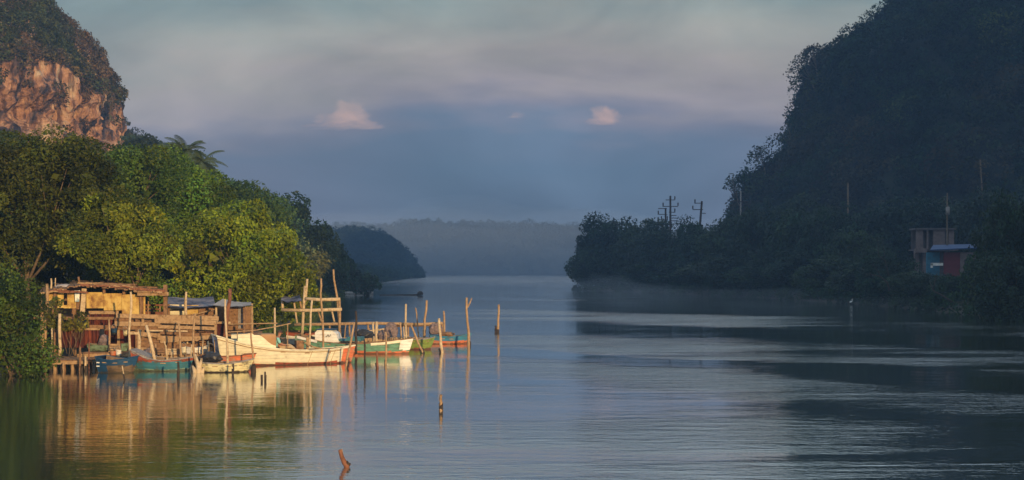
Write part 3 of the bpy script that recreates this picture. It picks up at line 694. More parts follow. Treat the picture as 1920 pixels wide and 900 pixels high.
# skyline trees on the right hill, thin crowns against the sky
for i, (px, py, r_, lb) in enumerate([(1500, 110, 22, 'open thin crowned tree sticking out from the hill shoulder'), (1520, 92, 12, 'slender tree with a spiky top above the hill shoulder'),
        (1580, 78, 14, 'small airy tree on the hill skyline'), (1625, 40, 18, 'bushy tree on the hill skyline near the top'), (1475, 240, 14, 'thin leaning tree at the hill corner'),
        (1420, 275, 14, 'small tree with drooping leaves on the lower hill skyline'), (1370, 335, 14, 'lowest small tree on the hill skyline')]):
    D = 318; c = P(px, py + 14, D)
    lob = [(px, py + r_ * .6, r_ * .6, r_ * .5, 0), (px - r_ * .5, py + r_ * 1.2, r_ * .5, r_ * .4, 0), (px + r_ * .6, py + r_, r_ * .5, r_ * .5, 1), (px + r_ * .2, py, r_ * .35, r_ * .4, 0)]
    tree(lb, D, lob, px + r_ * 1.3, leaf=.75, clump=1.0, cover=.28, fill=.02, col=(.04, .055, .03), seed=200 + i, trunk=.16, basez=c.z - 5, group='skyline trees of the right hill')

# ------------------------------------------------------------------ utility poles
def upole(label, px, top_py, D, arms, lean=0, rpx=3.2, mat='dark'):
    top = P(px, top_py, D); bx = top.x - lean; z0 = ground_h(bx, D) - .2
    root = thing('utility_pole', label, 'utility pole', (bx, D, z0), group='utility poles on the right bank')
    m = MB(); m.tube([(bx, D, z0), tuple(Vector((bx, D, z0)).lerp(top, .5)), top], [rpx * D / F * .62, rpx * D / F * .55, rpx * D / F * .42], 8); m.build('pole', M[mat], root, True)
    for (py, xl, xr, ins) in arms:
        z = P(0, py, D).z; f_ = (z - z0) / (top.z - z0); cx = bx + (top.x - bx) * f_
        a = MB(); a.bar((cx + xl * D / F, D - .25, z), (cx + xr * D / F, D - .25, z), .14, .14)
        arm = a.build('crossarm', M['dark'], root)
        for ip in ins:
            b = MB(); xx = cx + ip * D / F
            b.tube([(xx, D - .25, z + .05), (xx, D - .25, z + .35), (xx, D - .25, z + .7)], [.09, .13, .12], 7)
            ins_o = b.build('insulator', M['dark'], root)
    return root
upole('tallest utility pole with insulators on two crossarms, standing in a cluster', 1257, 367, 270, [(375, -9, 8, (8,)), (387, -15, 14, (-14, 14)), (398, -3, 9, (8,)), (404, 0, 11, ()), (409, 0, 13, ()), (414, 0, 14, ()), (420, 0, 15, ())], rpx=4.2)
upole('shorter utility pole with a box frame left of the tallest pole', 1248, 390, 282, [(391, -14, 2, ()), (402, -15, 3, (-14,)), (412, -12, 4, (-8, 3))], rpx=4)
upole('small thin pole with one insulator at the left of the pole cluster', 1234, 407, 290, [(416, -1, 9, (9,))], rpx=3)
upole('leaning utility pole with two arms pointing left', 1316, 377, 262, [(381, -14, 2, (-13,)), (393, -16, 3, (-16,)), (400, 2, 9, ())], lean=1.2, rpx=4.4)
upole('short bare post poking above the mangroves', 1166, 411, 285, [], rpx=3)
upole('faint pole with a cross arm in front of the hazy hill foot', 1389, 358, 300, [(378, -14, 14, ())], rpx=3.0, mat='grey')
upole('thin bare mast rising in front of the dark hill', 1590, 343, 215, [], rpx=3.4, mat='bark')
upole('pole with a grey transformer above the ruined house', 1776, 362, 176, [(392, -4, 3, ())], rpx=2.6, mat='bark')
upole('thin pole with short arms at the far right before the hill', 1838, 300, 190, [(312, -3, 6, ()), (328, 0, 8, ()), (345, -4, 8, ()), (364, -6, 4, ())], lean=-1.0, rpx=2.6, mat='bark')

xt = (1776 - 960) / F * 176; zt_ = CH - (396 - HY) / F * 176
m = MB(); m.tube([(xt - .05, 175.6, zt_ - .45), (xt - .05, 175.6, zt_ + .45), (xt - .05, 175.6, zt_ + .55)], [.24, .24, .1], 12); to = m.build('transformer', M['grey'], None, True)
tag(to, 'grey drum transformer hung on the pole above the ruined house', 'transformer')

# ------------------------------------------------------------------ houses on the right bank
def boxpart(name, a, b, mat, root):
    m = MB(); a = Vector(a); b = Vector(b); m.box((a + b) / 2, [abs(b[i] - a[i]) for i in range(3)]); return m.build(name, M[mat], root)
D = 184; k = D / F
def zpx(py, D): return CH - (py - HY) / F * D
def xpx(px, D): return (px - 960) / F * D
x0, x1 = xpx(1718, D), xpx(1790, D); zt = zpx(430, D); zm = zpx(468, D); zb = zpx(515, D)
root = thing('house', 'ruined two storey pale house with dark openings above the scrub', 'house', ((x0 + x1) / 2, D + 3, ground_h(x0, D)))
boxpart('floor_slab', (x0 - .3, D - .6, zm - .15), (x1 + .3, D + 2.6, zm + .02), 'concrete', root)
boxpart('roof', (x0 - .2, D - .3, zt - .05), (x1 + .1, D + 2.6, zt + .16), 'concrete', root)
for a, b in ((1718, 1731), (1738, 1741), (1750, 1772), (1779, 1789)): boxpart('wall', (xpx(a, D), D, zm + .03), (xpx(b, D), D + .2, zt - .06), 'pinkwall', root)
boxpart('wall', (x0, D + 2.2, zm + .03), (x1, D + 2.4, zt - .06), 'concrete', root)
for a, b in ((1714, 1722), (1730, 1735)): boxpart('pillar', (xpx(a, D), D - .3, zb - 1.5), (xpx(b, D), D + .2, zm - .16), 'pinkwall', root)
boxpart('wall', (xpx(1722, D), D + 2, zb - 1.5), (x1, D + 2.2, zm - .16), 'concrete', root)
boxpart('balcony', (xpx(1712, D), D - 1.2, zpx(474, D)), (xpx(1733, D), D - .62, zpx(466, D)), 'pinkwall', root)
D = 172
root = thing('house', 'low house with a blue sheet roof and a red wall', 'house', (xpx(1790, D), D + 3, ground_h(xpx(1790, D), D)))
m = MB(); a = [P(1744, 470, D - .8), P(1834, 466, D - .8), P(1834, 459, D + 5), P(1750, 461, D + 5)]
vs = a + [v + Vector((0, 0, .12)) for v in a]; m.add(vs, [(3, 2, 1, 0), (4, 5, 6, 7), (0, 1, 5, 4), (1, 2, 6, 5), (2, 3, 7, 6), (3, 0, 4, 7)]); m.build('roof', M['blueroof'], root)
boxpart('wall', (xpx(1770, D), D, zpx(522, D)), (xpx(1800, D), D + .2, zpx(473, D)), 'redwall', root)
boxpart('wall', (xpx(1800.5, D), D - .05, zpx(522, D)), (xpx(1830, D), D + .2, zpx(473, D)), 'pinkwall', root)
boxpart('window', (xpx(1808, D), D - .09, zpx(500, D)), (xpx(1817, D), D - .052, zpx(487, D)), 'glassdark', root)
boxpart('wall', (xpx(1744, D), D + 1.5, zpx(522, D)), (xpx(1769, D), D + 1.7, zpx(473, D)), 'cyan', root)
boxpart('railing', (xpx(1744, D), D - .3, zpx(498, D)), (xpx(1767, D), D - .2, zpx(493, D)), 'white', root)
boxpart('railing_post', (xpx(1744, D), D - .3, zpx(502, D)), (xpx(1748, D), D - .2, zpx(494.2, D)), 'white', root)

# low scrub that hides both mud banks down to the waterline
rng = np.random.default_rng(41)
def shore(name, side, y0, y1, n, w, crad, leaf, col, hmax):
    y = rng.uniform(y0, y1, n); t = rng.uniform(-.6, w, n)
    tab = RB if side > 0 else LB
    x = np.interp(y, [a for a, b in tab], [b for a, b in tab]) + side * t
    z = np.maximum(ground_np(x, y), 0) + rng.uniform(.1, hmax, n) * np.clip((t + 1) / 3, .2, 1)
    q, t_ = clumps(np.stack([x, y, z], 1), np.tile(np.array([-side * .4, -.5, .7]), (n, 1)), crad, leaf, .45, rng, col, .3)
    struct(quads_object(name, q, t_, M['farleaf']), 'stuff')
shore('shore_scrub', 1, 112, 290, 900, 9, .9, .42, (.018, .036, .014), 1.6)
shore('shore_scrub', -1, 240, 680, 1500, 26, 1.6, .9, (.018, .036, .016), 3.5)
shore('shore_scrub', -1, 88, 240, 500, 12, .8, .36, (.05, .07, .014), 1.4)

# bare branches on the right shore
def branch(label, pts, D, r0, group=None, mat='dark', name='branch', cat='branch'):
    p = [P(a, b, D + (i % 2) * .2) for i, (a, b) in enumerate(pts)]
    root = thing(name, label, cat, p[0], group=group)
    m = MB(); m.tube(p, [r0 * (1 - .75 * i / (len(p) - 1)) for i in range(len(p))], 6); m.build('limb', M[mat], root, True)
    q = p[len(p) // 2]; e = p[-1] + Vector((r0 * 6, 0, r0 * 9)); m = MB(); m.tube([q, q.lerp(e, .5) + Vector((0, 0, .2)), e], [r0 * .5, r0 * .35, r0 * .1], 5); m.build('twig', M[mat], root, True)
    return root
branch('pale bare branch arching from the scrub on the right shore', [(1668, 545), (1664, 530), (1650, 518), (1625, 513)], 150, .11)
branch('upright bare snag beside the arching branch', [(1672, 560), (1668, 520), (1660, 490), (1647, 478), (1646, 445)], 158, .07)
branch('fallen grey limb slanting to the water right of the scrub', [(1790, 570), (1770, 556), (1750, 545), (1744, 530)], 136, .12)
branch('thin log lying at the waterline of the right shore', [(1670, 569), (1688, 571), (1705, 573)], DW(572), .09)
# egret
D = 164
eg = P(1596, 562, D); root = thing('egret', 'small white egret standing at the dark right shoreline', 'bird', (eg.x, D, 0)); root_e = root
m = MB(); m.tube([(eg.x - .32, D, .50), (eg.x - .1, D, .58), (eg.x + .12, D, .66), (eg.x + .2, D, .80), (eg.x + .14, D, .98), (eg.x + .2, D, 1.08), (eg.x + .28, D, 1.07), (eg.x + .42, D, 1.04)], [.03, .14, .12, .055, .04, .055, .03, .008], 8); m.build('body', M['feather'], root, True)
for s in (-.05, .05):
    m = MB(); m.tube([(eg.x, D + s, .52), (eg.x + .03, D + s, .25), (eg.x, D + s, -.1)], [.02, .014, .014], 5); m.build('leg', M['black'], root)

root_e.scale = (.62, .62, .62)
# ------------------------------------------------------------------ posts
def post(label, pts, D, rpx, mat='pale', group=None, name='mooring_post', wet=True, cat='post', taper=.75, fork=False, sub=.6):
    """pts from the bottom upwards in photo pixels; D distance. Bottom goes under water."""
    p = [P(a, b, D) for a, b in pts]; r = rpx * D / F * .5
    q0 = p[0] + Vector((p[0] - p[1])).normalized() * sub if sub else p[0]
    pp = [q0] + p
    # a few wobbles along the length
    rng = random.Random(hash((round(pts[0][0]), round(pts[-1][1]))) & 0xffff)
    full = []
    for i in range(len(pp) - 1):
        full.append(pp[i])
        mdl = pp[i].lerp(pp[i + 1], .5); full.append(mdl + Vector((rng.uniform(-.5, .5) * r, rng.uniform(-.5, .5) * r, 0)))
    full.append(pp[-1])
    n = len(full); rad = [r * (1 - (1 - taper) * i / (n - 1)) * rng.uniform(.9, 1.12) for i in range(n)]
    root = thing(name, label, cat, (p[0].x, D, p[0].z), group=group)
    m = MB(); m.tube(full, rad, 8); o = m.build('shaft', M[mat], root, True)
    if wet and p[0].z < .25:
        zc = .22; a = full[0]; dirv = (full[-1] - full[0]).normalized(); L = (zc - a.z) / max(dirv.z, .2)
        m = MB(); m.tube([a, a + dirv * L * .5 + (full[1] - (a + dirv * (full[1] - a).length)) * .5, a + (full[1] - a).normalized() * L], r * 1.12, 8); m.build('waterline_stain', M['dark'], root, True)
    if fork:
        e = full[-2]; m = MB(); m.tube([full[-2], full[-2].lerp(full[-1], .5) + Vector((r * 2, 0, 0)), full[-1] + Vector((r * 3.2, 0, -.02))], [r * .6, r * .5, r * .35], 6); m.build('fork', M[mat], root, True)
    return root
GP = 'wooden posts around the boat landing'
posts = [
 ('tall pale post in front of the yellow walled shack', [(243, 692), (242, 620), (246, 580), (245, 547)], 58.3, 5, 'pale', {}),
 ('thick pale pole leaning left out of the blue boat', [(294, 688), (285, 650), (274, 610)], 57.3, 7, 'pale', {}),
 ('short thick pale post standing on the deck before the blue tarp shack', [(349, 598), (349, 547)], 66, 6, 'pale', dict(sub=.1)),
 ('dark red brown leaning pole by the shack doorway', [(421, 640), (427, 580), (431, 541)], 63, 9, 'redwood', {}),
 ('long straight pale post in front of the cream boat stern', [(427, 700), (425, 630), (422, 561)], 57, 5, 'pale', {}),
 ('crooked pole rising from the pale weathered stump', [(369, 690), (362, 650), (364, 600), (366, 588)], 57.5, 5, 'tan', {}),
 ('short pale peg between the plank fence and the cream stern', [(391, 668), (390, 640)], 60, 5, 'pale', {}),
 ('greenish thin pole leaning on the cream boat bow side', [(477, 700), (474, 660), (470, 624)], 57.5, 4, 'tan', {}),
 ('pale post behind the seated person in the cream boat', [(515, 640), (515, 577)], 68, 4.5, 'pale', {}),
 ('pale pole rising from behind the seated person past the upper frame rail', [(580, 662), (582, 610), (585, 563)], 63.5, 5, 'pale', {}),
 ('tall thin brown pole with a crooked top before the pole frame', [(606, 660), (605, 600), (601, 550), (602, 522)], 64.5, 4.5, 'tan', {}),
 ('tallest pole leaning left over the pole frame', [(638, 640), (634, 580), (629, 540), (625, 505)], 73, 5, 'tan', {}),
 ('black charred pole above the green boat', [(668, 640), (668, 610), (667, 583)], 67.5, 5, 'dark', {}),
 ('pale pole leaning right across the orange bow', [(649, 689), (656, 650), (664, 606)], 58.9, 5, 'tan', {}),
 ('pale straight post behind the green boat stern', [(762, 640), (761, 570)], 80, 5, 'pale', {}),
 ('thin twisted stick between two thicker posts on the landing', [(786, 640), (782, 600), (779, 577)], 80, 3, 'tan', {}),
 ('leaning brown post with a broad foot on the landing', [(795, 640), (796, 600), (800, 563)], 79, 5, 'tan', {}),
 ('plain post at the end of the long rail', [(833, 640), (833, 610), (832, 583)], 82, 4.5, 'tan', {}),
 ('pale stout post before the blue and orange boat', [(829, 661), (826, 630), (823, 597)], DW(661), 6, 'pale', {}),
 ('tall forked post at the bow of the blue and orange boat', [(879, 648), (876, 600), (875, 558)], DW(648), 6, 'tan', dict(fork=True)),
 ('lone knobbly post standing in open water beyond the boats', [(933, 624), (934, 600), (935, 571)], DW(624), 5, 'tan', {}),
 ('low broken stub beside the lone post in open water', [(929, 618), (929, 611)], DW(624), 4, 'dark', {}),
 ('single short post alone in the water in front of the boats', [(827, 770), (827, 755), (827, 740)], DW(770), 7, 'tan', {}),
 ('blackened thin post before the green hull', [(685, 692), (684, 660), (683, 636)], DW(690), 4, 'dark', {}),
 ('short red brown peg before the green hull', [(708, 690), (707, 675), (707, 658)], DW(690), 5, 'redwood', {}),
 ('slim post with a dark foot in front of the green boat', [(723, 682), (724, 640), (723, 622)], DW(684), 4, 'tan', {}),
 ('slim post near the white stern of the green boat', [(754, 662), (752, 620), (750, 604)], 70, 4, 'tan', {}),
 ('first of the pair of pale posts on the landing', [(700, 645), (699, 604)], 76, 5, 'pale', {}),
 ('second of the pair of pale posts on the landing, the taller', [(706, 645), (706, 603)], 76, 5, 'pale', {}),
 ('pale pole leaning left beside the white stern', [(790, 655), (780, 632), (770, 608)], 69.5, 5, 'tan', {}),
 ('taller of the three black stumps below the cream boat', [(497, 714), (497, 697)], DW(714), 4, 'dark', {}),
 ('middle black stump below the cream boat', [(491, 714), (491, 703)], DW(714), 4, 'dark', {}),
 ('thin pale stick slanting out of the water by the navy boat', [(235, 714), (229, 686)], DW(712), 3, 'pale', {}),
 ('thin reddish post at the left pier', [(167, 692), (167, 642)], 58, 3, 'redwood', {}),
 ('dark post in front of the blue boat side', [(334, 706), (334, 678)], DW(706), 5, 'dark', {}),
 ('thick wet mooring stake beside the pale yellow boat stern', [(476, 700), (475, 683)], 56.6, 9, 'dark', {}),
 ('dark stub before the pale yellow boat', [(437, 700), (437, 682)], DW(702), 4, 'dark', {}),
 ('tallest plank post at the left end of the shack', [(84, 655), (86, 590), (88, 532)], 61, 7, 'tan', {}),
 ('shorter plank post left of the tallest one by the shack', [(82, 655), (79, 600), (75, 561)], 60.6, 8, 'tan', {}),
 ('pale square post in the leaves before the shack', [(112, 640), (112, 588)], 59.5, 7, 'pale', {}),
 ('pale stake at the left bush', [(97, 660), (97, 615)], 58.5, 4, 'pale', {}),
 ('bleached short post on the deck beside the rusty sheets', [(205, 650), (204, 598)], 60, 5, 'tan', {}),
 ('slender upright stick in the gap right of the shack', [(277, 620), (278, 556)], 63.4, 3, 'tan', {}),
 ('pale stick in front of the plank fence left of the stump', [(341, 690), (338, 650), (335, 606)], 58.6, 4.5, 'tan', {}),
 ('leaning weathered stick low on the plank fence', [(313, 672), (311, 650), (308, 640)], 58, 4, 'pale', {}),
 ('pale post with bright bands in the plank fence', [(351, 640), (350, 605)], 61.5, 4, 'pale', {}),
]
for lb, pts, D, rp, mt, kw in posts: post(lb, pts, D, rp, mt, GP, **kw)
rs_ = random.Random(21); ORD = 'first second third fourth fifth sixth seventh eighth ninth tenth eleventh twelfth thirteenth'.split()
for i in range(13):
    px = 268 + i * 11.5 + rs_.uniform(-4, 4); yt = rs_.uniform(632, 662); le = rs_.uniform(-4, 4)
    post(ORD[i] + ' thin crooked stake from the left in the tangle below the plank fence', [(px, 692), (px + le * .4, (yt + 692) / 2), (px + le, yt)], 59.4 + rs_.uniform(-.5, .9), rs_.uniform(2, 3.6), rs_.choice(['tan', 'brown', 'tan', 'pale']), 'stakes in the tangle below the plank fence', 'stake', True, 'stake')
for i in range(9):
    px = 648 + i * 18 + rs_.uniform(-6, 6); yt = rs_.uniform(600, 625); le = rs_.uniform(-5, 5)
    post(ORD[i] + ' thin crooked stick from the left standing among the nets behind the green boat', [(px, 650), (px + le * .4, (yt + 650) / 2), (px + le, yt)], 76 + rs_.uniform(-1, 4), rs_.uniform(2, 3.4), rs_.choice(['tan', 'brown', 'pale']), 'sticks among the nets behind the green boat', 'stake', True, 'stake')
# bent stump in the foreground
D = DW(876)
root = thing('stump', 'bent reddish driftwood stump alone in the near water', 'stump', (P(645, 876, D).x, D, 0))
m = MB(); m.tube([P(648, 892, D), P(650, 874, D), P(646, 868, D), P(641, 857, D), P(638.5, 848, D), P(637, 843, D)], [.05, .06, .055, .045, .042, .03], 10); m.build('trunk', M['redwood'], root, True)
m = MB(); m.tube([P(648, 874, D), P(653, 866, D), P(654, 869, D + .02), P(652, 876, D + .02)], [.05, .04, .045, .03], 8); m.build('knot', M['dark'], root, True)
m = MB(); m.tube([P(643, 862, D), P(642, 852, D), P(641, 842, D)], [.02, .018, .01], 7); m.build('splinter', M['tan'], root, True)
# pale weathered stump cluster
D = 56.3; root = thing('stump', 'bleached root stump standing between the blue and pale yellow boats', 'stump', (P(373, 705, D).x, D, 0))
m = MB()
for a, b, c in (((370, 712), (373, 690), (366, 664)), ((376, 712), (374, 690), (378, 672)), ((372, 712), (372, 695), (371, 676)), ((380, 710), (378, 698), (383, 688)), ((366, 710), (366, 696), (361, 686))):
    m.tube([P(*a, D), P(*b, D - .05), P(*c, D)], [.13, .10, .035], 8)
m.build('trunk', M['pale'], root, True)

# ------------------------------------------------------------------ boats
def hull(root, L, B, sheer, draft, zone, mats, tw=.75, rake=.35, sternrake=.1, ns=30, nv=12, full=.42, t_in=.04):
    """bow towards +x. sheer = [(t,h)], zone(t, v, z) -> material slot"""
    def sh(t): return float(np.interp(t, [a for a, b in sheer], [b for a, b in sheer]))
    def hw(t):
        if t < full: s = tw + (1 - tw) * math.sin(math.pi / 2 * t / full)
        else: s = 1 - ((t - full) / (1 - full)) ** 2.3
        return max(B / 2 * s, .02)
    def pt(t, v, off=0):
        h = sh(t) ; d = draft * (1 - .55 * max(0, (t - .7) / .3) ** 2)
        z = -d + (h + d) * v ** 1.25; w = max(hw(t) * v ** .42 - off, .005)
        x = -L / 2 + L * t + rake * (v - 1) * t ** 5 + sternrake * (1 - v) * (1 - t) ** 5
        return x, w, z
    mb = MB(); 
    for side in (1, -1):
        vs = [];
        for i in range(ns + 1):
            for j in range(nv + 1):
                x, w, z = pt(i / ns, j / nv); vs.append((x, w * side, z))
        for i in range(ns):
            for j in range(nv):
                a = i * (nv + 1) + j; f = (a, a + nv + 1, a + nv + 2, a + 1)
                if side == 1: f = f[::-1]
                q = [vs[k] for k in f]; zc = sum(p[2] for p in q) / 4
                mb.add(q, [(0, 1, 2, 3)], zone((i + .5) / ns, (j + .5) / nv, zc))
    # transom
    vs = [(pt(0, j / nv)[0], pt(0, j / nv)[1], pt(0, j / nv)[2]) for j in range(nv + 1)]
    for j in range(nv):
        a, b = vs[j], vs[j + 1]; mb.add([a, (a[0], -a[1], a[2]), (b[0], -b[1], b[2]), b], [(3, 2, 1, 0)], zone(-.01, (j + .5) / nv, (a[2] + b[2]) / 2))
    mb2 = MB()   # inner skin and floor
    for side in (1, -1):
        vs = []
        for i in range(ns + 1):
            for j in range(4, nv + 1):
                x, w, z = pt(i / ns, j / nv, t_in); vs.append((min(max(x, -L / 2 + t_in), L / 2 - .12), w * side, z))
        m_ = nv - 3
        for i in range(ns):
            for j in range(m_ - 1):
                a = i * m_ + j; f = (a, a + 1, a + m_ + 1, a + m_)
                if side == 1: f = f[::-1]
                mb2.add([vs[k] for k in f], [(0, 1, 2, 3)])
    for i in range(ns):
        a = pt(i / ns, 4 / nv, t_in); b = pt((i + 1) / ns, 4 / nv, t_in)
        mb2.add([(a[0], a[1], a[2]), (a[0], -a[1], a[2]), (b[0], -b[1], b[2]), (b[0], b[1], b[2])], [(0, 1, 2, 3)])
    h_o = mb.build('hull', [M[m] for m in mats], None, True); lpart(h_o, root)
    me = h_o.data; bm = bmesh.new(); bm.from_mesh(me); bmesh.ops.remove_doubles(bm, verts=bm.verts, dist=.0005); bm.to_mesh(me); bm.free()
    in_o = mb2.build('inner_lining', M['inside'], None, False); lpart(in_o, root)
    return sh, hw, pt
def gunwale(root, pt, mat, w=.05, ns=30, transom=True):
    m = MB()
    for s in (1, -1):
        m.tube([(pt(i / ns, 1)[0], pt(i / ns, 1)[1] * s, pt(i / ns, 1)[2]) for i in range(ns + 1)], w / 2, 5)
    if transom: a = pt(0, 1); m.tube([(a[0], a[1], a[2]), (a[0], -a[1], a[2])], w / 2, 5)
    lpart(m.build('gunwale', M[mat], None), root)
def thwart(root, pt, t, mat='tan', drop=.12):
    a = pt(t, 1); m = MB(); m.box((a[0], 0, a[2] - drop), (.22, a[1] * 2 - .05, .035)); lpart(m.build('seat', M[mat], None), root)
def boat(label, px0, px1, D, rz_deg, wl_py=None, group='boats moored at the landing'):
    x = (xpx(px0, D) + xpx(px1, D)) / 2
    root = thing('boat', label, 'boat', (x, D, 0), R(rz_deg), group); L = (xpx(px1, D) - xpx(px0, D)) / abs(math.cos(R(rz_deg)))
    return root, L

# cream boat with the orange bow (stern on the left, seen slightly from behind)
Dm = 61.5
b1, L1 = boat('largest boat, cream hull with orange bow and a blue shaded stern', 404, 668, Dm, 21)
L1 -= .35
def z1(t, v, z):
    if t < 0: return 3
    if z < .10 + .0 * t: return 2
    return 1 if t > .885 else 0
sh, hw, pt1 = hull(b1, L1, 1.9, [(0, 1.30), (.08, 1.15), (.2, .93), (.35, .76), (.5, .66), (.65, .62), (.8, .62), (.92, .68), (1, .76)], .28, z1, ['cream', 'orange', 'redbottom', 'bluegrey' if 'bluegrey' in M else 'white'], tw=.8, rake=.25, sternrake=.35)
gunwale(b1, pt1, 'cream', .07)
def rubrail(root, pt, mat, off=.13, r=.02, t0=0, t1=1):
    m = MB(); 
    for s in (1, -1):
        p = []
        for i in range(31):
            t = t0 + (t1 - t0) * i / 30; a = pt(t, .93); p.append((a[0], (a[1] + .012) * s, a[2]))
        m.tube(p, r, 5)
    lpart(m.build('rubbing_strake', M[mat], None), root)
rubrail(b1, pt1, 'tan', t1=.88)
for t in (.45, .62, .78): thwart(b1, pt1, t)
# cabin side panels at the stern: cream coaming rising aft
for s in (1, -1):
    m = MB(); n = 16; vs = []
    for i in range(n + 1):
        t = .14 + .26 * i / n; a = pt1(t, 1); w = a[1] - .05; hgt = .06 + .42 * (1 - (max(0, (i / n - .55)) / .45)) ** 1.0 * (1 if i / n < .55 else (1 - ((i / n - .55) / .45) ** .8) / (1 - (max(0, (i / n - .55)) / .45)) if i < n else 0)
        hgt = .42 if i / n < .5 else .42 * (.5 + .5 * math.cos(math.pi * (i / n - .5) / .5))
        base_z = a[2] - .05; top = .93 + .0 * i + hgt - (a[2] - .93) * 0
        topz = max(base_z + .05, min(1.32, base_z + .06 + hgt + (.12 * i / n)))
        vs += [(a[0], w * s, base_z), (a[0], w * s, topz), (a[0], (w - .04) * s, topz), (a[0], (w - .04) * s, base_z)]
    for i in range(n):
        a = i * 4
        for q in range(4): m.add([vs[a + q], vs[a + (q + 1) % 4], vs[a + 4 + (q + 1) % 4], vs[a + 4 + q]], [(0, 1, 2, 3)])
    m.add(vs[:4], [(0, 1, 2, 3)]); m.add(vs[-4:], [(3, 2, 1, 0)])
    lpart(m.build('coaming', M['cream'], None), b1)
# brown canvas box amidships of the stern half
m = MB(); m.box((-L1 / 2 + L1 * .36, 0, .95), (.72, 1.0, .78)); o = m.build('engine_cover', M['tarp'], None); lpart(o, b1)
md = o.modifiers.new('b', 'BEVEL'); md.width = .09; md.segments = 3
m = MB()
for t, z in ((.06, 1.25), (.24, 1.55), (.42, 1.62), (.56, 1.72)): pass
m.tube([(-L1 / 2 + .5, -.55, 1.45), (-L1 / 2 + 1.6, -.55, 1.5), (-L1 / 2 + 2.6, -.5, 1.66), (-L1 / 2 + 3.2, -.5, 1.78)], .022, 6); lpart(m.build('handrail', M['tan'], None), b1)
for t in (.9, 3.05):
    m = MB(); m.tube([(-L1 / 2 + t, -.52, .7), (-L1 / 2 + t, -.52, 1.48 if t < 1 else 1.75)], .022, 6); lpart(m.build('rail_post', M['tan'], None), b1)
m = MB(); m.tube([(-L1 / 2 + .62 * L1, -.3, .95), (-L1 / 2 + .68 * L1, -.25, .75), (-L1 / 2 + .75 * L1, -.2, .62)], [.03, .035, .05], 6); lpart(m.build('tiller', M['tan'], None), b1)
m = MB(); m.box((-L1 / 2 + .60 * L1, .15, .82), (.32, .4, .38)); lpart(m.build('engine_box', M['brown'], None), b1)
m = MB(); m.box((-L1 / 2 + .66 * L1, .2, .78), (.10, .1, .7)); lpart(m.build('bitt', M['tan'], None), b1)
for t in (.80, .835, .66):
    a = pt1(t, 1); b_ = pt1(t - .03, .3); m = MB(); m.tube([(a[0], -a[1] - .02, a[2]), (b_[0], -b_[1] - .05, b_[2])], .012, 5); lpart(m.build('rope', M['tan'], None), b1)

def simple_boat(label, px0, px1, D, rz, H, ends, mats, zone, B=1.4, draft=.2, tw=.7, gun='tan', seats=(.3, .55, .75), rake=.3):
    root, L = boat(label, px0, px1, D, rz)
    s = [(0, H + ends[0]), (.25, H + ends[0] * .25), (.5, H), (.75, H + ends[1] * .3), (1, H + ends[1])]
    sh, hw, pt = hull(root, L, B, s, draft, zone, mats, tw=tw, rake=rake)
    gunwale(root, pt, gun, .05)
    for t in seats: thwart(root, pt, t)
    return root, L, pt
# green boat with white bow block and white cabin (bow right)
def zg(t, v, z):
    if z < .13: return 1
    if t > .90 and z > .18: return 2
    return 0
b2, L2, pt2 = simple_boat('long green boat with white bow block and small white cabin', 556, 776, 69.5, -7, .48, (.42, .28), ['green', 'orange', 'white'], zg, B=1.5, gun='brown')
for s in (1, -1):      # white sheer plank aft and forward
    for t0, t1, mt in ((.02, .2, 'white'), (.66, .9, 'cream')):
        m = MB(); 
        for i in range(12):
            ta = t0 + (t1 - t0) * i / 12; tb = t0 + (t1 - t0) * (i + 1) / 12; a = pt2(ta, .97); b_ = pt2(tb, .97)
            m.bar((a[0], (a[1] + .03) * s, a[2] - .03), (b_[0], (b_[1] + .03) * s, b_[2] - .03), .03, .12)
        lpart(m.build('sheer_plank', M[mt], None), b2)
x0 = -L2 / 2 + L2 * .17
m = MB(); pr = [(0, .55), (0, 1.02), (.12, 1.14), (.85, 1.12), (1.05, .98), (1.2, .55)]
vs = [(x0 + a, y, b) for y in (-.42, .42) for a, b in pr]; n = len(pr)
m.add(vs, [tuple(range(n)), tuple(range(2 * n - 1, n - 1, -1))] + [(i, n + i, n + (i + 1) % n, (i + 1) % n) for i in range(n)])
cb = lpart(m.build('cabin', M['white'], None), b2)
m = MB(); m.box((x0 + .5, 0, 1.165), (.9, .95, .05)); lpart(m.build('cabin_roof', M['navy'], None), b2)
m = MB(); m.bar((x0 + .56, -.435, .80), (x0 + .66, -.435, .93), .015, .02); m.bar((x0 + .66, -.435, .93), (x0 + .70, -.435, .82), .015, .02); m.bar((x0 + .72, -.435, .82), (x0 + .80, -.435, .94), .015, .02); m.bar((x0 + .52, -.435, .84), (x0 + .82, -.435, .86), .015, .015)
lpart(m.build('painted_mark', M['black'], None), b2)
m = MB(); m.box((-L2 / 2 + L2 * .42, 0, .66), (.9, .7, .1)); m.box((-L2 / 2 + L2 * .5, .1, .70), (.7, .8, .2)); lpart(m.build('engine_cover', M['teal'], None), b2)
m = MB(); m.tube([(L2 / 2 - .35, 0, .75), (L2 / 2 - .35, 0, 1.0)], .03, 6); m.tube([(L2 / 2 - .45, 0, .86), (L2 / 2 - .25, 0, .86)], .025, 6); lpart(m.build('bollard', M['pale'], None), b2)
simple_boat('olive green boat behind the white bow block', 762, 816, 73, -6, .52, (.1, .12), ['olive', 'redbottom'], lambda t, v, z: 1 if z < .08 else 0, B=1.3, gun='grey')
b4, L4, pt4 = simple_boat('bright blue boat with an orange bottom, outermost of the row', 806, 884, 78.5, 6, .40, (.1, .16), ['cyan', 'orange'], lambda t, v, z: 1 if z < .19 else 0, B=1.3, gun='cyan', seats=(.3, .5))
m = MB()
rr = random.Random(4)
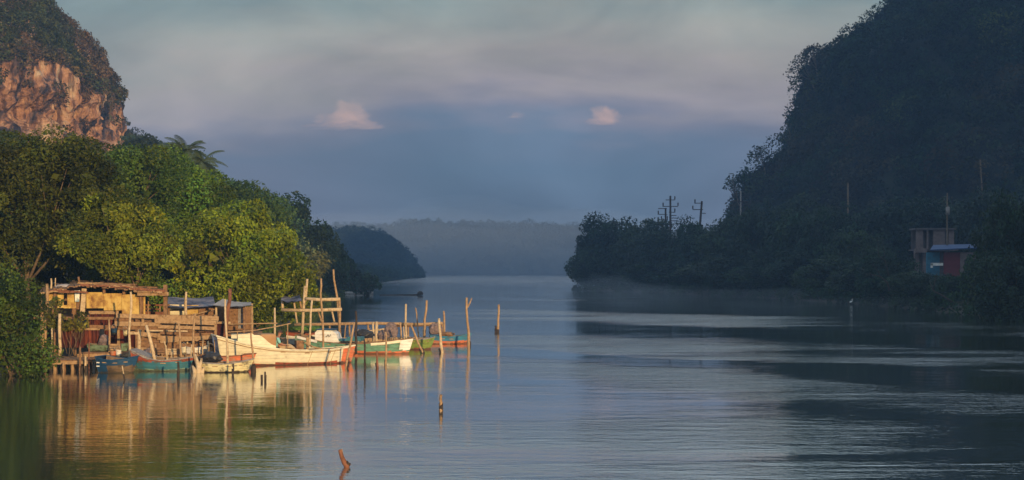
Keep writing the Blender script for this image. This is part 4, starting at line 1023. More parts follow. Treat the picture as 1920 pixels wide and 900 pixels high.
def lump(label, px, py, D, w, h, mat, name='net_pile', cat='net', group=None):
    bm = bmesh.new(); bmesh.ops.create_icosphere(bm, subdivisions=4, radius=1)
    for v in bm.verts:
        d = 1 + .28 * noise.noise(v.co * 2.1 + Vector((px, 0, 0))) + .12 * noise.noise(v.co * 6); v.co = Vector((v.co.x * w / 2 * d, v.co.y * w * .35 * d, max(v.co.z, -.55) * h / 1.5 * d))
    me = bpy.data.meshes.new(name); bm.to_mesh(me); bm.free(); me.materials.append(M[mat])
    me.polygons.foreach_set('use_smooth', [True] * len(me.polygons))
    o = bpy.data.objects.new(name, me); COL.objects.link(o); o.location = P(px, py, D); return tag(o, label, cat, group)
lump('dark brown heap of net amidships in the bright blue boat', 817, 619, 78.5, .75, .55, 'net')
lump('low olive bundle forward in the bright blue boat', 838, 627, 78.5, .8, .22, 'brown')
lump('tangled brown net bale stacked behind the green boat', 733, 622, 72.5, .65, .7, 'net')
lump('purplish net heaped between the pair of pale posts and the bale', 717, 630, 72.5, .5, .45, 'net')
lump('dark net heaped aft of the pair of pale posts', 682, 628, 71, .95, .4, 'black')
# blue boat at the lower left
def zb(t, v, z):
    if z < .10: return 2
    if t < 0: return 1
    return 0 if z < .40 else 3
b5, L5, pt5 = simple_boat('teal blue boat with grey prow below the plank fence', 250, 364, 57.6, 0, .45, (.42, .10), ['teal', 'grey', 'sageboat', 'redbottom'], zb, B=1.4, gun='grey', seats=(.55, .75))
m = MB(); a = pt5(.02, 1); c = pt5(.32, 1)
m.add([(a[0], a[1], a[2] + .02), (a[0], -a[1], a[2] + .02), (c[0], -c[1], c[2] + .04), (c[0], c[1], c[2] + .04), (a[0], a[1], a[2] - .1), (a[0], -a[1], a[2] - .1), (c[0], -c[1], c[2] - .06), (c[0], c[1], c[2] - .06)],
      [(0, 3, 2, 1), (4, 5, 6, 7), (0, 1, 5, 4), (1, 2, 6, 5), (2, 3, 7, 6), (3, 0, 4, 7)]); lpart(m.build('deck', M['grey'], None), b5)
# pale yellow boat (bow right)
b6, L6, pt6 = simple_boat('small pale yellow boat in front of the cream boat stern', 378, 476, 56.9, 3, .36, (.05, .16), ['paleyellow', 'dark'], lambda t, v, z: 1 if z < .035 else 0, B=1.25, gun='grey')
lump('black plastic bundle lying in the pale yellow boat', 398, 671, 57, .75, .38, 'black', 'bundle', 'bundle')
# red boat behind it
simple_boat('red boat half hidden behind the pale yellow boat', 380, 480, 59.6, 2, .50, (.0, .08), ['orange', 'redbottom'], lambda t, v, z: 1 if z < .2 else 0, B=1.3, gun='redwood')
simple_boat('small white topped boat behind the leaning stump', 350, 392, 61.5, 5, .72, (.05, .1), ['white', 'brown'], lambda t, v, z: 1 if z < .5 else 0, B=1.1, gun='white', seats=(.5,))
# navy boat lower left
b7, L7, pt7 = simple_boat('dark navy boat with brown lower hull at the left pier', 186, 262, 56.6, -12, .52, (.12, .15), ['navy', 'brownhull', 'black'], lambda t, v, z: 0 if (z > .3 or t < .35) else 1, B=1.3, gun='navy')
m = MB(); x0 = -L7 / 2 + .15
for dz in (.16, .30): m.bar((x0 + .0, -.60, .12 + dz), (x0 + .13, -.615, .12 + dz), .02, .045)
lpart(m.build('painted_mark', M['white'], None), b7)
# sage skiff lying on the pier
root = thing('boat', 'upturned sage green skiff lying on the left pier', 'boat', (xpx(205, 60.5), 60.5, zpx(660, 60.5)), R(4), 'boats moored at the landing')
hull(root, 1.75, .9, [(0, .36), (.5, .30), (1, .40)], .0, lambda t, v, z: 0, ['sageboat'], tw=.8, rake=.2)
# boat behind: green deck white side
b9, L9, pt9 = simple_boat('white sided boat with red sheer moored behind the pole frame', 538, 620, 76, 4, .70, (.1, .15), ['white', 'redbottom'], lambda t, v, z: 1 if z > .6 or z < .1 else 0, B=1.4, gun='redwood')

# ------------------------------------------------------------------ person in the cream boat
def skin_obj(name, verts, edges, radii, mat, root, sub=2, rootv=0):
    me = bpy.data.meshes.new(name); me.from_pydata([tuple(v) for v in verts], edges, []); me.materials.append(mat)
    o = bpy.data.objects.new(name, me); COL.objects.link(o)
    md = o.modifiers.new('skin', 'SKIN'); md.use_smooth_shade = True
    for i, r in enumerate(radii):
        sv = me.skin_vertices[0].data[i]; sv.radius = (r, r) if not isinstance(r, tuple) else r; sv.use_root = (i == rootv)
    s = o.modifiers.new('sub', 'SUBSURF'); s.levels = sub; s.render_levels = sub
    lpart(o, root); return o
pp = P(519, 660, 61.3)
per = thing('person', 'seated person in turquoise shirt and dark cap in the cream boat', 'person', (pp.x, 61.3, .62), R(14))
# local: faces +x, seated at z 0; legs stretched forwards
V_ = [(0, 0, .10), (-.02, 0, .32), (.04, 0, .52), (.09, 0, .60), (.12, 0, .70), (.135, 0, .79),           # pelvis, waist, chest, neck, head, crown
      (.30, .10, .14), (.55, .12, .20), (.78, .12, .03), (1.02, .13, -.08), (1.12, .13, -.04),
      (.30, -.10, .12), (.58, -.13, .14), (.80, -.14, .00), (1.05, -.15, -.10), (1.15, -.15, -.06),
      (.03, .19, .50), (.12, .26, .30), (.33, .20, .22), (.42, .19, .21),
      (.03, -.19, .50), (.12, -.26, .28), (.34, -.20, .22), (.43, -.19, .21)]
E_ = [(0, 1), (1, 2), (2, 3), (3, 4), (4, 5), (0, 6), (6, 7), (7, 8), (8, 9), (9, 10), (0, 11), (11, 12), (12, 13), (13, 14), (14, 15), (2, 16), (16, 17), (17, 18), (18, 19), (2, 20), (20, 21), (21, 22), (22, 23)]
rad = [.13, .12, .13, .055, .085, .08, .085, .06, .055, .04, .035, .085, .06, .055, .04, .035, .055, .045, .035, .03, .055, .045, .035, .03]
skin_obj('body', V_, E_, rad, M['skin'], per)
skin_obj('shirt', [V_[i] for i in (0, 1, 2, 16, 17, 20, 21)], [(0, 1), (1, 2), (2, 3), (3, 4), (2, 5), (5, 6)], [.145, .145, .15, .075, .062, .075, .062], M['shirt'], per)
skin_obj('trousers', [V_[i] for i in (0, 6, 7, 8, 11, 12, 13)], [(0, 1), (1, 2), (2, 3), (0, 4), (4, 5), (5, 6)], [.14, .10, .075, .068, .10, .075, .068], M['trousers'], per)
for s, hand in ((1, V_[19]), (-1, V_[23])):
    for f in range(4):
        m = MB(); h = Vector(hand); yy = (f - 1.5) * .018
        m.tube([h + Vector((0, yy, 0)), h + Vector((.045, yy, .0)), h + Vector((.075 - abs(f - 1.5) * .006, yy, -.02))], [.010, .009, .006], 6); lpart(m.build('finger', M['skin'], None, True), per)
    m = MB(); m.tube([h + Vector((-.01, -.03 * s, 0)), h + Vector((.02, -.055 * s, -.01)), h + Vector((.045, -.06 * s, -.02))], [.012, .010, .007], 6); lpart(m.build('thumb', M['skin'], None, True), per)
m = MB(); m.tube([(.12, 0, .755), (.125, 0, .80), (.128, 0, .835), (.128, 0, .85)], [.103, .10, .075, .02], 14); m.box((.235, 0, .765), (.10, .13, .015)); lpart(m.build('cap', M['cap'], None, True), per)
m = MB(); m.tube([(.195, 0, .735), (.235, 0, .71), (.21, 0, .695)], [.012, .018, .01], 6); lpart(m.build('nose', M['skin'], None, True), per)
for s in (1, -1):
    m = MB(); m.tube([(.10, .088 * s, .70), (.105, .10 * s, .725), (.10, .088 * s, .75)], [.012, .018, .012], 6); lpart(m.build('ear', M['skin'], None, True), per)
    m = MB(); m.box((.203, .03 * s, .728), (.012, .022, .01)); lpart(m.build('eye', M['black'], None), per)
m = MB(); m.box((.197, 0, .672), (.012, .04, .008)); lpart(m.build('mouth', M['redwood'], None), per)

# ------------------------------------------------------------------ the yellow walled shack
def board(m, x0, y0, x1, y1, D, w, th=.04, mi=0, D1=None):      # board along a pixel line, w = board width in metres
    m.bar(P(x0, y0, D), P(x1, y1, D1 or D), th, w, mi)
D = 62.0; sx = xpx(180, D)
hut = thing('shack', 'driftwood shack with yellow board walls on stilts', 'shack', (sx, D + 2, 0))
def part(root, name, mat, fn, smooth=False):
    m = MB(); fn(m); return m.build(name, M[mat], root, smooth)
def panel(root, x0, x1, y0, y1, D, mat='ply', th=.05, name='wall', skew=0):
    m = MB(); a = P(x0, y1, D); b = P(x1, y1 + skew, D); c = P(x1, y0 + skew, D); d = P(x0, y0, D)
    vs = [a, b, c, d] + [v + Vector((0, th, 0)) for v in (a, b, c, d)]
    m.add(vs, [(0, 1, 2, 3), (7, 6, 5, 4), (0, 4, 5, 1), (1, 5, 6, 2), (2, 6, 7, 3), (3, 7, 4, 0)]); return m.build(name, M[mat], root)
panel(hut, 90, 119, 548, 577, D, 'ply'); panel(hut, 126, 142, 549, 578, D, 'ply'); panel(hut, 142.5, 154, 545, 580, D - .03, 'brown'); panel(hut, 119, 126, 572, 578, D + .01, 'ply')
panel(hut, 162, 194, 548, 578, D - .02, 'ply'); panel(hut, 194.6, 228, 550, 582, D, 'ply'); panel(hut, 228.6, 272, 552, 589, D - .04, 'ply')
panel(hut, 92, 268, 553, 592, D + 3.6, 'brown', name='back_wall')
panel(hut, 166, 222, 583, 590, D - .06, 'tan', name='beam')
def plank_run(root, name, mat, lines, D, w, seed=0, th=.05):
    rr = random.Random(seed)
    for (x0, y0, x1, y1) in lines:
        m = MB(); board(m, x0, y0 + rr.uniform(-.5, .5), x1, y1 + rr.uniform(-.5, .5), D + rr.uniform(-.04, .04), w * rr.uniform(.8, 1.2), th); m.build(name, M[mat], root)
# roof: sloping layer of driftwood laid over poles
rr = random.Random(9)
m = MB()
for i in range(46):
    u = i / 45; px = 74 + u * 238 + rr.uniform(-3, 3); yt = np.interp(px, [74, 110, 145, 190, 240, 312], [545, 537, 529, 531, 536, 546]) + rr.uniform(-1.5, 1.5)
    f0 = P(px, yt + 7 + rr.uniform(-1, 1), D - .6); b0 = P(px + rr.uniform(-8, 8), yt + 2, D + 4.2) + Vector((0, 0, .12))
    m.bar(f0, b0, rr.uniform(.08, .22), rr.uniform(.03, .07))
for i in range(26):
    px = 100 + rr.uniform(0, 160); yt = np.interp(px, [74, 110, 145, 190, 240, 312], [545, 537, 529, 531, 536, 546])
    l = rr.uniform(25, 60); f = rr.uniform(-.6, 3)
    m.tube([P(px, yt + 4 - f * .8, D + f) , P(px + l, yt + 5.5 - f * .8 + rr.uniform(-2, 2), D + f)], rr.uniform(.03, .07), 6)
m.build('roof', M['brown'], hut)
def frayed(m, segs, w):
    for (a, b, c, d) in segs:
        n = max(2, int(abs(c - a) / 14))
        for i in range(n):
            u, v = i / n, (i + 1.25) / n; board(m, a + (c - a) * u, b + (d - b) * u + rr.uniform(-1.2, 1.2), a + (c - a) * v, b + (d - b) * v + rr.uniform(-1.2, 1.2), D - .62 + rr.uniform(-.05, .05), w * rr.uniform(.4, 1.1), .05)
part(hut, 'roof_trim', 'redwood', lambda m: frayed(m, [(92, 546, 160, 548), (150, 535, 240, 538), (238, 540, 305, 545)], .12))
part(hut, 'roof_trim', 'tan', lambda m: frayed(m, [(76, 549, 110, 546), (146, 531, 190, 531), (196, 534, 262, 540), (250, 547, 300, 547)], .07))
part(hut, 'roof_pole', 'tan', lambda m: [m.tube([P(x, y, D - .9), P(x + 3, y - 2, D + 1)], .035, 6) for x, y in ((82, 549), (118, 543), (149, 536), (171, 537), (205, 538), (243, 542), (288, 546))])
part(hut, 'beam', 'tan', lambda m: board(m, 258, 551, 316, 551, D - .5, .15, .1))
for px, y0, y1, w_, mt in ((265, 537, 600, .13, 'brown'), (310, 534, 600, .15, 'brown'), (195, 540, 550, .10, 'brown'), (232, 540, 552, .10, 'brown'), (168, 590, 690, .14, 'brown'), (225, 590, 690, .13, 'brown'), (104, 540, 690, .13, 'brown'), (140, 578, 692, .12, 'brown')):
    part(hut, 'post', mt, lambda m, px=px, y0=y0, y1=y1, w_=w_: m.bar(P(px, y0, D - .1), P(px + .5, y1, D - .1), w_, w_))
part(hut, 'door_board', 'pale', lambda m: m.bar(P(158, 541, D - .3), P(154, 595, D - .3), .06, .20))
part(hut, 'floor', 'brown', lambda m: m.box((xpx(180, D + 1.5), D + 1.6, zpx(596, D)), (4.6, 4.2, .12)))
# roof clutter
post('short pale stub standing on the shack roof', [(96, 541), (96, 522)], D + 2.2, 4, 'pale', 'sticks on the shack roof', 'roof_stub', False, 'stick', sub=.05)
post('thinner stub beside it on the shack roof', [(104, 541), (104, 521)], D + 2.2, 2.5, 'pale', 'sticks on the shack roof', 'roof_stub', False, 'stick', sub=.05)
post('dark stub at the highest part of the shack roof', [(147, 535), (147, 519)], D + 2.2, 5, 'brown', 'sticks on the shack roof', 'roof_stub', False, 'stick', sub=.05)
# hanging cloth
bm = bmesh.new(); bmesh.ops.create_grid(bm, x_segments=10, y_segments=16, size=.5)
for v in bm.verts: v.co = Vector((v.co.x * .22 * (1 + .3 * v.co.y), -.05 + .03 * math.sin(v.co.x * 22), v.co.y * .50))
me = bpy.data.meshes.new('cloth'); bm.to_mesh(me); bm.free(); me.materials.append(M['cloth'])
for p_ in me.polygons: p_.use_smooth = True
o = bpy.data.objects.new('hanging_cloth', me); COL.objects.link(o); o.location = P(145, 555, D - .12); o.modifiers.new('s', 'SOLIDIFY').thickness = .01
tag(o, 'blue and white cloth hanging on the yellow shack wall', 'cloth')
# rusty sheets
def sheet(label, x0, x1, y0, y1, D, mat='rust', skew=0):
    root = thing('metal_sheet', label, 'metal sheet', (xpx((x0 + x1) / 2, D), D, zpx(y1, D)), group='rusty sheets under the shack')
    m = MB(); n = 40; w = xpx(x1, D) - xpx(x0, D)
    vs = []
    for i in range(n + 1):
        x = xpx(x0, D) + w * i / n; dy = .025 * math.sin(i * 1.6)
        for z in (zpx(y1 + skew * i / n, D), zpx(y0 + skew * i / n, D)): vs += [(x, D + dy, z), (x, D + dy + .015, z)]
    for i in range(n):
        a = i * 4; m.add(vs[a:a + 8], [(0, 4, 6, 2), (1, 3, 7, 5), (2, 6, 7, 3), (0, 1, 5, 4)])
    m.build('sheet', M[mat], root)
    m = MB(); board(m, x0 - 1, y0 - 1, x1 + 1, y0 - 1 + skew, D - .05, .09); m.build('top_batten', M['tan'], root)
sheet('tall dark red rusty sheet below the yellow wall', 169, 214, 588, 612, 61.6)
sheet('wide dark maroon rusty sheet above the left pier', 110, 186, 618, 652, 60.9)
sheet('orange brown rusty sheet behind the sage skiff', 196, 240, 618, 645, 61.4)
sheet('dark red sheet behind the plank fence and the H frame', 244, 262, 624, 650, 61.4)
sheet('dark maroon sheet left of the shaded stern', 372, 422, 606, 652, 63.5)
# plank fence / deck front
fence = thing('plank_fence', 'loose horizontal plank fence of weathered boards in front of the shacks', 'fence', (xpx(310, 61), 61, .5))
lines = [(218, 592, 410, 597), (168, 613, 300, 616), (290, 601, 405, 606), (262, 612, 330, 616), (240, 607, 300, 609), (215, 600, 246, 601), (296, 612, 405, 616), (300, 622, 365, 624), (262, 626, 300, 629), (262, 636, 330, 640), (295, 633, 372, 636), (262, 646, 368, 650),
         (300, 640, 402, 632), (300, 655, 372, 655), (262, 655, 300, 657), (330, 628, 400, 628), (215, 607, 240, 607), (268, 663, 360, 664)]
plank_run(fence, 'plank', 'tan', lines[::2], 61.0, .17, 3); plank_run(fence, 'plank', 'brown', lines[1::2], 61.15, .19, 4)
plank_run(fence, 'plank', 'brown', [(240, 592 + i * 6.5, 405, 593 + i * 6.7) for i in range(11)], 61.6, .13, 6)
for i, px in enumerate((222, 256, 268, 300, 333, 363, 404)):
    part(fence, 'fence_post', 'brown' if i % 2 else 'tan', lambda m, px=px: m.bar(P(px, 590, 61.3), P(px + 1, 690, 61.3), .10, .10))
part(fence, 'batten', 'pale', lambda m: (board(m, 280, 620, 306, 620, 60.85, .06), board(m, 311, 620, 352, 621, 60.85, .06)))
hf = thing('post_frame', 'small pale frame of two uprights and a crossbar before the rusty sheets', 'frame', (xpx(260, 58.6), 58.6, 0))
part(hf, 'upright', 'pale', lambda m: m.tube([P(260, 690, 58.6), P(261, 640, 58.6), P(261, 618, 58.6)], [.06, .07, .07], 8)); part(hf, 'crossbar', 'pale', lambda m: m.bar(P(232, 625, 58.55), P(261, 625, 58.55), .07, .09))
# cluttered lower deck, left pier
def jetty(label, x0, x1, py, D, depth, nposts, mat='brown', name='pier'):
    root = thing(name, label, 'pier', (xpx((x0 + x1) / 2, D), D, 0)); z = zpx(py, D); X0, X1 = xpx(x0, D), xpx(x1, D)
    part(root, 'deck', mat, lambda m: [m.box((X0 + (X1 - X0) * (i + .5) / 14, D + depth / 2, z + .04 + rr.uniform(-.01, .01)), ((X1 - X0) / 14 * .93, depth, .05)) for i in range(14)])
    part(root, 'beam', 'tan', lambda m: m.bar((X0 - .1, D - .02, z - .06), (X1 + .1, D - .02, z - .03), .1, .13))
    for i in range(nposts):
        x = X0 + (X1 - X0) * (i + .5) / nposts + rr.uniform(-.1, .1)
        for yy in (D + .1, D + depth - .1):
            mt = 'tan' if i % 2 else 'brown'; o = part(root, 'post', mt, lambda m: m.tube([(x, yy, -1.2), (x + .03, yy, -.2), (x, yy, z - .1)], [.075, .08, .07], 7), True)
    return root
jetty('low dark pier on crooked stakes at the left bush', 74, 160, 678, 57.8, 2.6, 5)
jetty('plank pier below the sage skiff', 150, 262, 664, 59.6, 2.4, 6)
jetty('low deck in front of the blue tarp shack', 262, 420, 668, 60.2, 2.2, 6)
jetty('long walkway behind the boats', 440, 830, 636, 82, 1.2, 12, 'tan')
# stake row at the left pier
for i, (px, yb, yt, mt) in enumerate(((80, 705, 680, 'tan'), (97, 706, 682, 'brown'), (119, 708, 680, 'tan'), (150, 700, 650, 'brown'), (160, 688, 668, 'pale'))):
    post(('crooked stake under the left pier next to the bush', 'second stake under the left pier', 'bleached middle stake under the left pier', 'tall reddish stake at the pier step', 'short pale stake at the right end of the left pier')[i],
         [(px, yb), (px, yt)], 57.3, 5, mt, 'stakes of the left pier')
# horizontal logs at left bush
post('pale log sticking out of the leaves at the left end', [(48, 594), (74, 592)], 60, 4, 'pale', None, 'log', False, 'log', sub=.1)
post('brown log sticking out of the leaves above the pale one', [(45, 582), (76, 580)], 60.2, 6, 'redwood', None, 'log', False, 'log', sub=.1)

def crate(label, px, py, D, w, h, mat, rz=0):
    root = thing('crate', label, 'crate', P(px, py, D), R(rz), 'clutter on the landing decks')
    m = MB(); m.box((0, 0, .02), (w, w * .7, .03)); lpart(m.build('base', M[mat], None), root)
    for yy in (-w * .35, w * .35):
        m = MB(); [m.box((0, yy, h * (k + .5) / 3), (w, .02, h / 3 * .75)) for k in range(3)]; lpart(m.build('side', M[mat], None), root)
    for xx in (-w / 2, w / 2):
        m = MB(); [m.box((xx, 0, h * (k + .5) / 3), (.02, w * .66, h / 3 * .75)) for k in range(3)]; lpart(m.build('side', M[mat], None), root)
def bucket(label, px, py, D, r_, h, mat, name='bucket'):
    root = thing(name, label, name, P(px, py, D), 0, 'clutter on the landing decks')
    m = MB(); m.tube([(0, 0, 0), (0, 0, h * .5), (0, 0, h * .95), (0, 0, h)], [r_ * .8, r_ * .9, r_, r_ * 1.06], 14); lpart(m.build('body', M[mat], None, True), root)
    m = MB(); m.tube([(-r_, -.02, h), (-r_ * .6, -.05, h * 1.5), (0, -.06, h * 1.65), (r_ * .6, -.05, h * 1.5), (r_, -.02, h)], .012, 5); lpart(m.build('handle', M['grey'], None, True), root)
crate('tan slatted crate on the deck beside the H frame', 216, 657, 59.8, .42, .28, 'tan', 8)
crate('brown crate on the deck under the plank fence', 300, 665, 60.0, .5, .3, 'brown', -6)
crate('pale crate by the leaning weathered stick', 322, 665, 60.2, .38, .26, 'pale', 12)
bucket('white bucket below the sage skiff beside the orange bucket', 222, 668, 59.4, .12, .26, 'white')
bucket('orange bucket next to the white bucket on the plank pier', 212, 669, 59.4, .13, .24, 'orange')
bucket('small blue bucket on the deck before the rusty sheets', 214, 627, 60.9, .13, .26, 'navy')
bucket('pale can hanging by the crossbar of the H frame', 235, 630, 58.5, .09, .24, 'paleyellow')
bucket('black bucket on the deck left of the cream boat stern', 395, 664, 60.4, .15, .28, 'black')
bucket('white jerrican standing behind the teal blue boat', 345, 664, 60.1, .11, .3, 'cream')
lump('heap of old brown net on the deck left of the pale crate', 283, 662, 60.4, .7, .3, 'net', group='clutter on the landing decks')
lump('bundle of dark rags before the maroon sheet at the left pier', 196, 640, 60.6, .5, .45, 'net', 'bundle', 'bundle', 'clutter on the landing decks')
lump('grey tarp lump on the shack roof', 125, 538, 63.5, 1.0, .2, 'greytarp', 'bundle', 'bundle', 'clutter on the landing decks')

# ------------------------------------------------------------------ blue tarp shack
D = 67.0
h2_ = thing('shack', 'low shack with blue grey tarp roof and pale board walls', 'shack', (xpx(390, D), D + 1.5, 0))
def tarp(root, quad, mat, name='roof', th=.03, sag=.12):
    m = MB(); n = 12; top = []
    for i in range(n + 1):
        for j in range(n + 1):
            u, v = i / n, j / n; a = quad[0].lerp(quad[1], u); b = quad[3].lerp(quad[2], u); p = a.lerp(b, v)
            top.append(p + Vector((0, 0, -sag * math.sin(math.pi * u) * .6 + .05 * noise.noise(Vector((u * 6, v * 6, quad[0].x))))))
    vs = top + [p - Vector((0, 0, th)) for p in top]; N_ = (n + 1) ** 2; fs = []
    for i in range(n):
        for j in range(n):
            a = i * (n + 1) + j; fs.append((a, a + n + 1, a + n + 2, a + 1)); fs.append((a + N_, a + 1 + N_, a + n + 2 + N_, a + n + 1 + N_))
    m.add(vs, fs); return m.build(name, M[mat], root, True)
tarp(h2_, [P(312, 575, D - .6), P(404, 573, D - .6), P(400, 556, D + 3) , P(316, 556, D + 3)], 'bluetarp')
tarp(h2_, [P(398, 572, D - .8), P(474, 572, D - .8), P(470, 566, D + 2.2), P(418, 560, D + 2.2)], 'greytarp', 'awning')
panel(h2_, 316, 346, 571, 580, D, 'cream'); panel(h2_, 314, 347, 583, 590, D - .05, 'cream'); panel(h2_, 346.5, 372, 572, 592, D + .1, 'ply'); panel(h2_, 372.5, 405, 573, 604, D, 'brown')
panel(h2_, 426, 446, 574, 612, D, 'brown'); panel(h2_, 446.5, 456, 575, 616, D + .02, 'grey'); panel(h2_, 316, 470, 575, 625, D + 2.8, 'brown', name='back_wall')
panel(h2_, 408, 432, 603, 609, D - .2, 'pale', name='sill')
for px, y0, y1, mt in ((316, 570, 625, 'brown'), (405, 572, 640, 'pale'), (472, 569, 650, 'tan'), (457, 572, 640, 'brown')):
    part(h2_, 'post', mt, lambda m, px=px, y0=y0, y1=y1: m.tube([P(px, y0, D - .3), P(px + .7, (y0 + y1) / 2, D - .3), P(px, y1, D - .3)], [.05, .06, .06], 7))
part(h2_, 'rail', 'tan', lambda m: (m.tube([P(345, 592, D - .4), P(368, 589, D - .4), P(402, 580, D - .4)], .035, 6), m.tube([P(428, 608, D - .35), P(520, 606, D - .35)], .03, 6)))
part(h2_, 'floor', 'brown', lambda m: m.box((xpx(390, D), D + 1.3, zpx(628, D)), (4.1, 3.2, .1)))
# little railed opening between shacks
pr = thing('railing', 'small reddish wooden railing between the two shacks', 'railing', (xpx(285, 64.5), 64.5, 1.5))
part(pr, 'rail', 'redwood', lambda m: (board(m, 272, 572, 306, 572, 64.5, .08), board(m, 272, 587, 306, 588, 64.5, .16), board(m, 272, 579, 300, 580, 64.5, .06)))
part(pr, 'baluster', 'tan', lambda m: [m.bar(P(px, 571, 64.55), P(px, 592, 64.55), .05, .06) for px in (277, 287, 300)])

# ------------------------------------------------------------------ pole frame (net drying rack) and long rail
D = 72.0
fr = thing('pole_frame', 'open frame of pale poles with a grey tarp corner beside the mangrove', 'frame', (xpx(584, D), D, 0))
part(fr, 'rail', 'pale', lambda m: m.tube([P(573, 560, D), P(600, 562, D - .05), P(638, 561, D)], .085, 8), True)
part(fr, 'rail', 'pale', lambda m: m.tube([P(528, 581, D), P(580, 582, D - .05), P(641, 580, D)], .085, 8), True)
for pts, r, mt in (([(566, 640), (569, 580), (572, 536)], .075, 'pale'), ([(573, 565), (576, 523)], .06, 'pale'), ([(530, 582), (529, 562)], .07, 'pale'), ([(636, 640), (637, 590), (636, 562)], .07, 'tan'), ([(557, 606), (551, 565)], .05, 'pale'), ([(604, 606), (597, 585)], .045, 'tan'), ([(627, 604), (621, 578)], .05, 'pale'), ([(565, 578), (562, 563)], .05, 'tan')):
    part(fr, 'upright', mt, lambda m, pts=pts, r=r: m.tube([P(a, b, D + .12) for a, b in pts], r, 7), True)
tarp(fr, [P(527, 564, D - .5), P(566, 563, D - .5), P(562, 553, D + 2), P(528, 554, D + 2)], 'bluetarp', 'tarp')
D = 80.5
lr = thing('long_rail', 'long horizontal pole rail behind the boats', 'railing', (xpx(700, D), D, 0))
pts = [(552, 609), (600, 608), (650, 607), (700, 606), (740, 607), (790, 608), (830, 606)]
part(lr, 'rail', 'tan', lambda m: m.tube([P(a, b, D) for a, b in pts], .085, 8), True)
part(lr, 'rail', 'pale', lambda m: m.tube([P(664, 622, D), P(690, 621, D), P(722, 617, D)], .055, 7), True)
part(lr, 'rail', 'brown', lambda m: m.tube([P(740, 612, D + .1), P(828, 609, D + .1)], .06, 7), True)
for px in (560, 618, 655, 690, 742, 765, 806, 829): part(lr, 'upright', 'tan', lambda m, px=px: m.tube([P(px, 605, D + .15), P(px + 1, 660, D + .15)], .055, 7), True)
m = MB()
mo = lump('bright green algae mat on the deck under the pole frame', 575, 616, 75, 1.9, .22, 'moss', 'algae_mat', 'algae')
# driftwood floating far out
lg = post('dark driftwood log floating far out in mid river', [(715, 553.5), (760, 553.2), (792, 552)], DW(553.5), 3, 'dark', None, 'driftwood', False, 'driftwood', sub=.2)
o = lump('dark knob at the end of the floating driftwood log', 788, 550, DW(553.5), .9, .5, 'dark', 'snag', 'snag')
lg2 = post('pinkish fallen trunk lying at the waterline under the low spreading tree', [(640, 550), (670, 549), (700, 549)], DW(551.5), 6, 'grey', None, 'log', False, 'log', sub=.2)

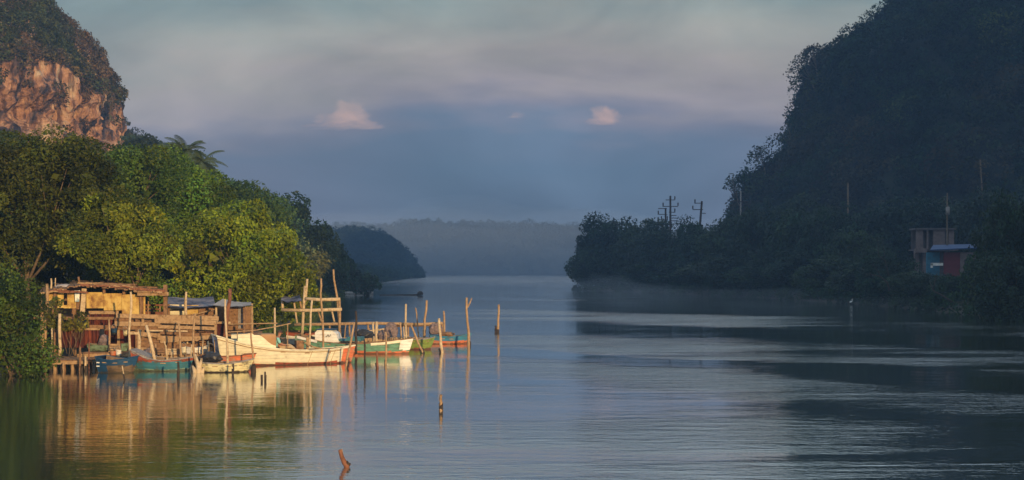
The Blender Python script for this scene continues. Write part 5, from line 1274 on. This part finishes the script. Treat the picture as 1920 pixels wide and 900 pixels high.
# ------------------------------------------------------------------ clouds
def vapour(name, col, dens, aniso=0.0):
    m_, t, b, o_ = newmat(name); t.nodes.remove(b); v = t.nodes.new('ShaderNodeVolumePrincipled'); v.inputs['Color'].default_value = (*col, 1)
    v.inputs['Density'].default_value = dens; v.inputs['Anisotropy'].default_value = aniso; t.links.new(v.outputs[0], o_.inputs['Volume']); return m_
def cloud(label, lobes, D, seed, dens):
    bm = bmesh.new(); k = D / F; mt = vapour('cloud_vapour', (1, .74, .68), dens, -.4)
    for n_, (px, py, rx, rz) in enumerate(lobes):
        r_ = bmesh.ops.create_icosphere(bm, subdivisions=5, radius=1); c0 = P(px, py, D)
        for vv in r_['verts']:
            c = vv.co.copy(); q = Vector((seed * 3.1 + n_, 0, 0)); d = 1 + .45 * noise.noise(c * 1.5 + q) + .35 * noise.noise(c * 3.3 + q) + .2 * noise.noise(c * 7 + q)
            z = c.z * d; z = z if z > 0 else z * .5
            vv.co = c0 + Vector((c.x * rx * k * d, c.y * rx * .7 * k * d + n_ * rx * k * 1.6, z * rz * k))
    me = bpy.data.meshes.new('cloud'); bm.to_mesh(me); bm.free(); me.materials.append(mt)
    o = bpy.data.objects.new('cloud', me); COL.objects.link(o); tag(o, label, 'cloud', 'small pink clouds above the blue bank')
    c = P(lobes[0][0], lobes[0][1], D); me.transform(Matrix.Translation(-c)); o.location = c; return o
cloud('largest pink cloud, long and sloping, left of the middle of the sky', [(655, 216, 34, 30), (636, 219, 46, 20), (610, 221, 52, 10), (672, 221, 34, 10)], 3500, 3, .0048)
cloud('compact pink puff of cloud right of the middle of the sky', [(1127, 217, 20, 21), (1143, 217, 21, 19), (1135, 220, 30, 9)], 3500, 8, .011)
cloud('faintest tiny pink cloud in the middle of the sky', [(970, 217, 12, 7), (962, 218, 14, 3)], 3500, 14, .006)

# ------------------------------------------------------------------ mist on the water by the right bank
def mist(px, py, w, dpt, h, dens, seed):
    D = DW(py); bm = bmesh.new(); bmesh.ops.create_icosphere(bm, subdivisions=5, radius=1)
    for v_ in bm.verts:
        c = v_.co; d = 1 + .35 * noise.noise(c * 1.8 + Vector((seed, 0, 0))) + .2 * noise.noise(c * 4 + Vector((seed, 0, 0)))
        v_.co = Vector((c.x * w / 2 * d, c.y * dpt / 2 * d, max(c.z, 0) * h * d + .03))
    me = bpy.data.meshes.new('mist'); bm.to_mesh(me); bm.free(); me.materials.append(vapour('mist_vapour', (.75, .86, 1), dens))
    o = bpy.data.objects.new('mist', me); COL.objects.link(o); o.location = (xpx(px, D), D, 0); struct(o, 'stuff')
mist(880, 517.3, 420, 170, 42, .0030, 7)
mist(1140, 552, 24, 60, 2.8, .003, 1); mist(1330, 564, 34, 50, 1.8, .002, 2); mist(1600, 582, 30, 34, 1.2, .0014, 3)

# ------------------------------------------------------------------ haze
hz, t, b, o_ = newmat('haze_air'); t.nodes.remove(b)
v = t.nodes.new('ShaderNodeVolumePrincipled'); v.inputs['Color'].default_value = (.22, .40, .70, 1); v.inputs['Density'].default_value = .00074; v.inputs['Anisotropy'].default_value = .1
t.links.new(v.outputs[0], o_.inputs['Volume'])
m = MB(); m.box((0, 505, 75.5), (3060, 1850, 160)); o = m.build('haze', hz); struct(o, 'stuff')
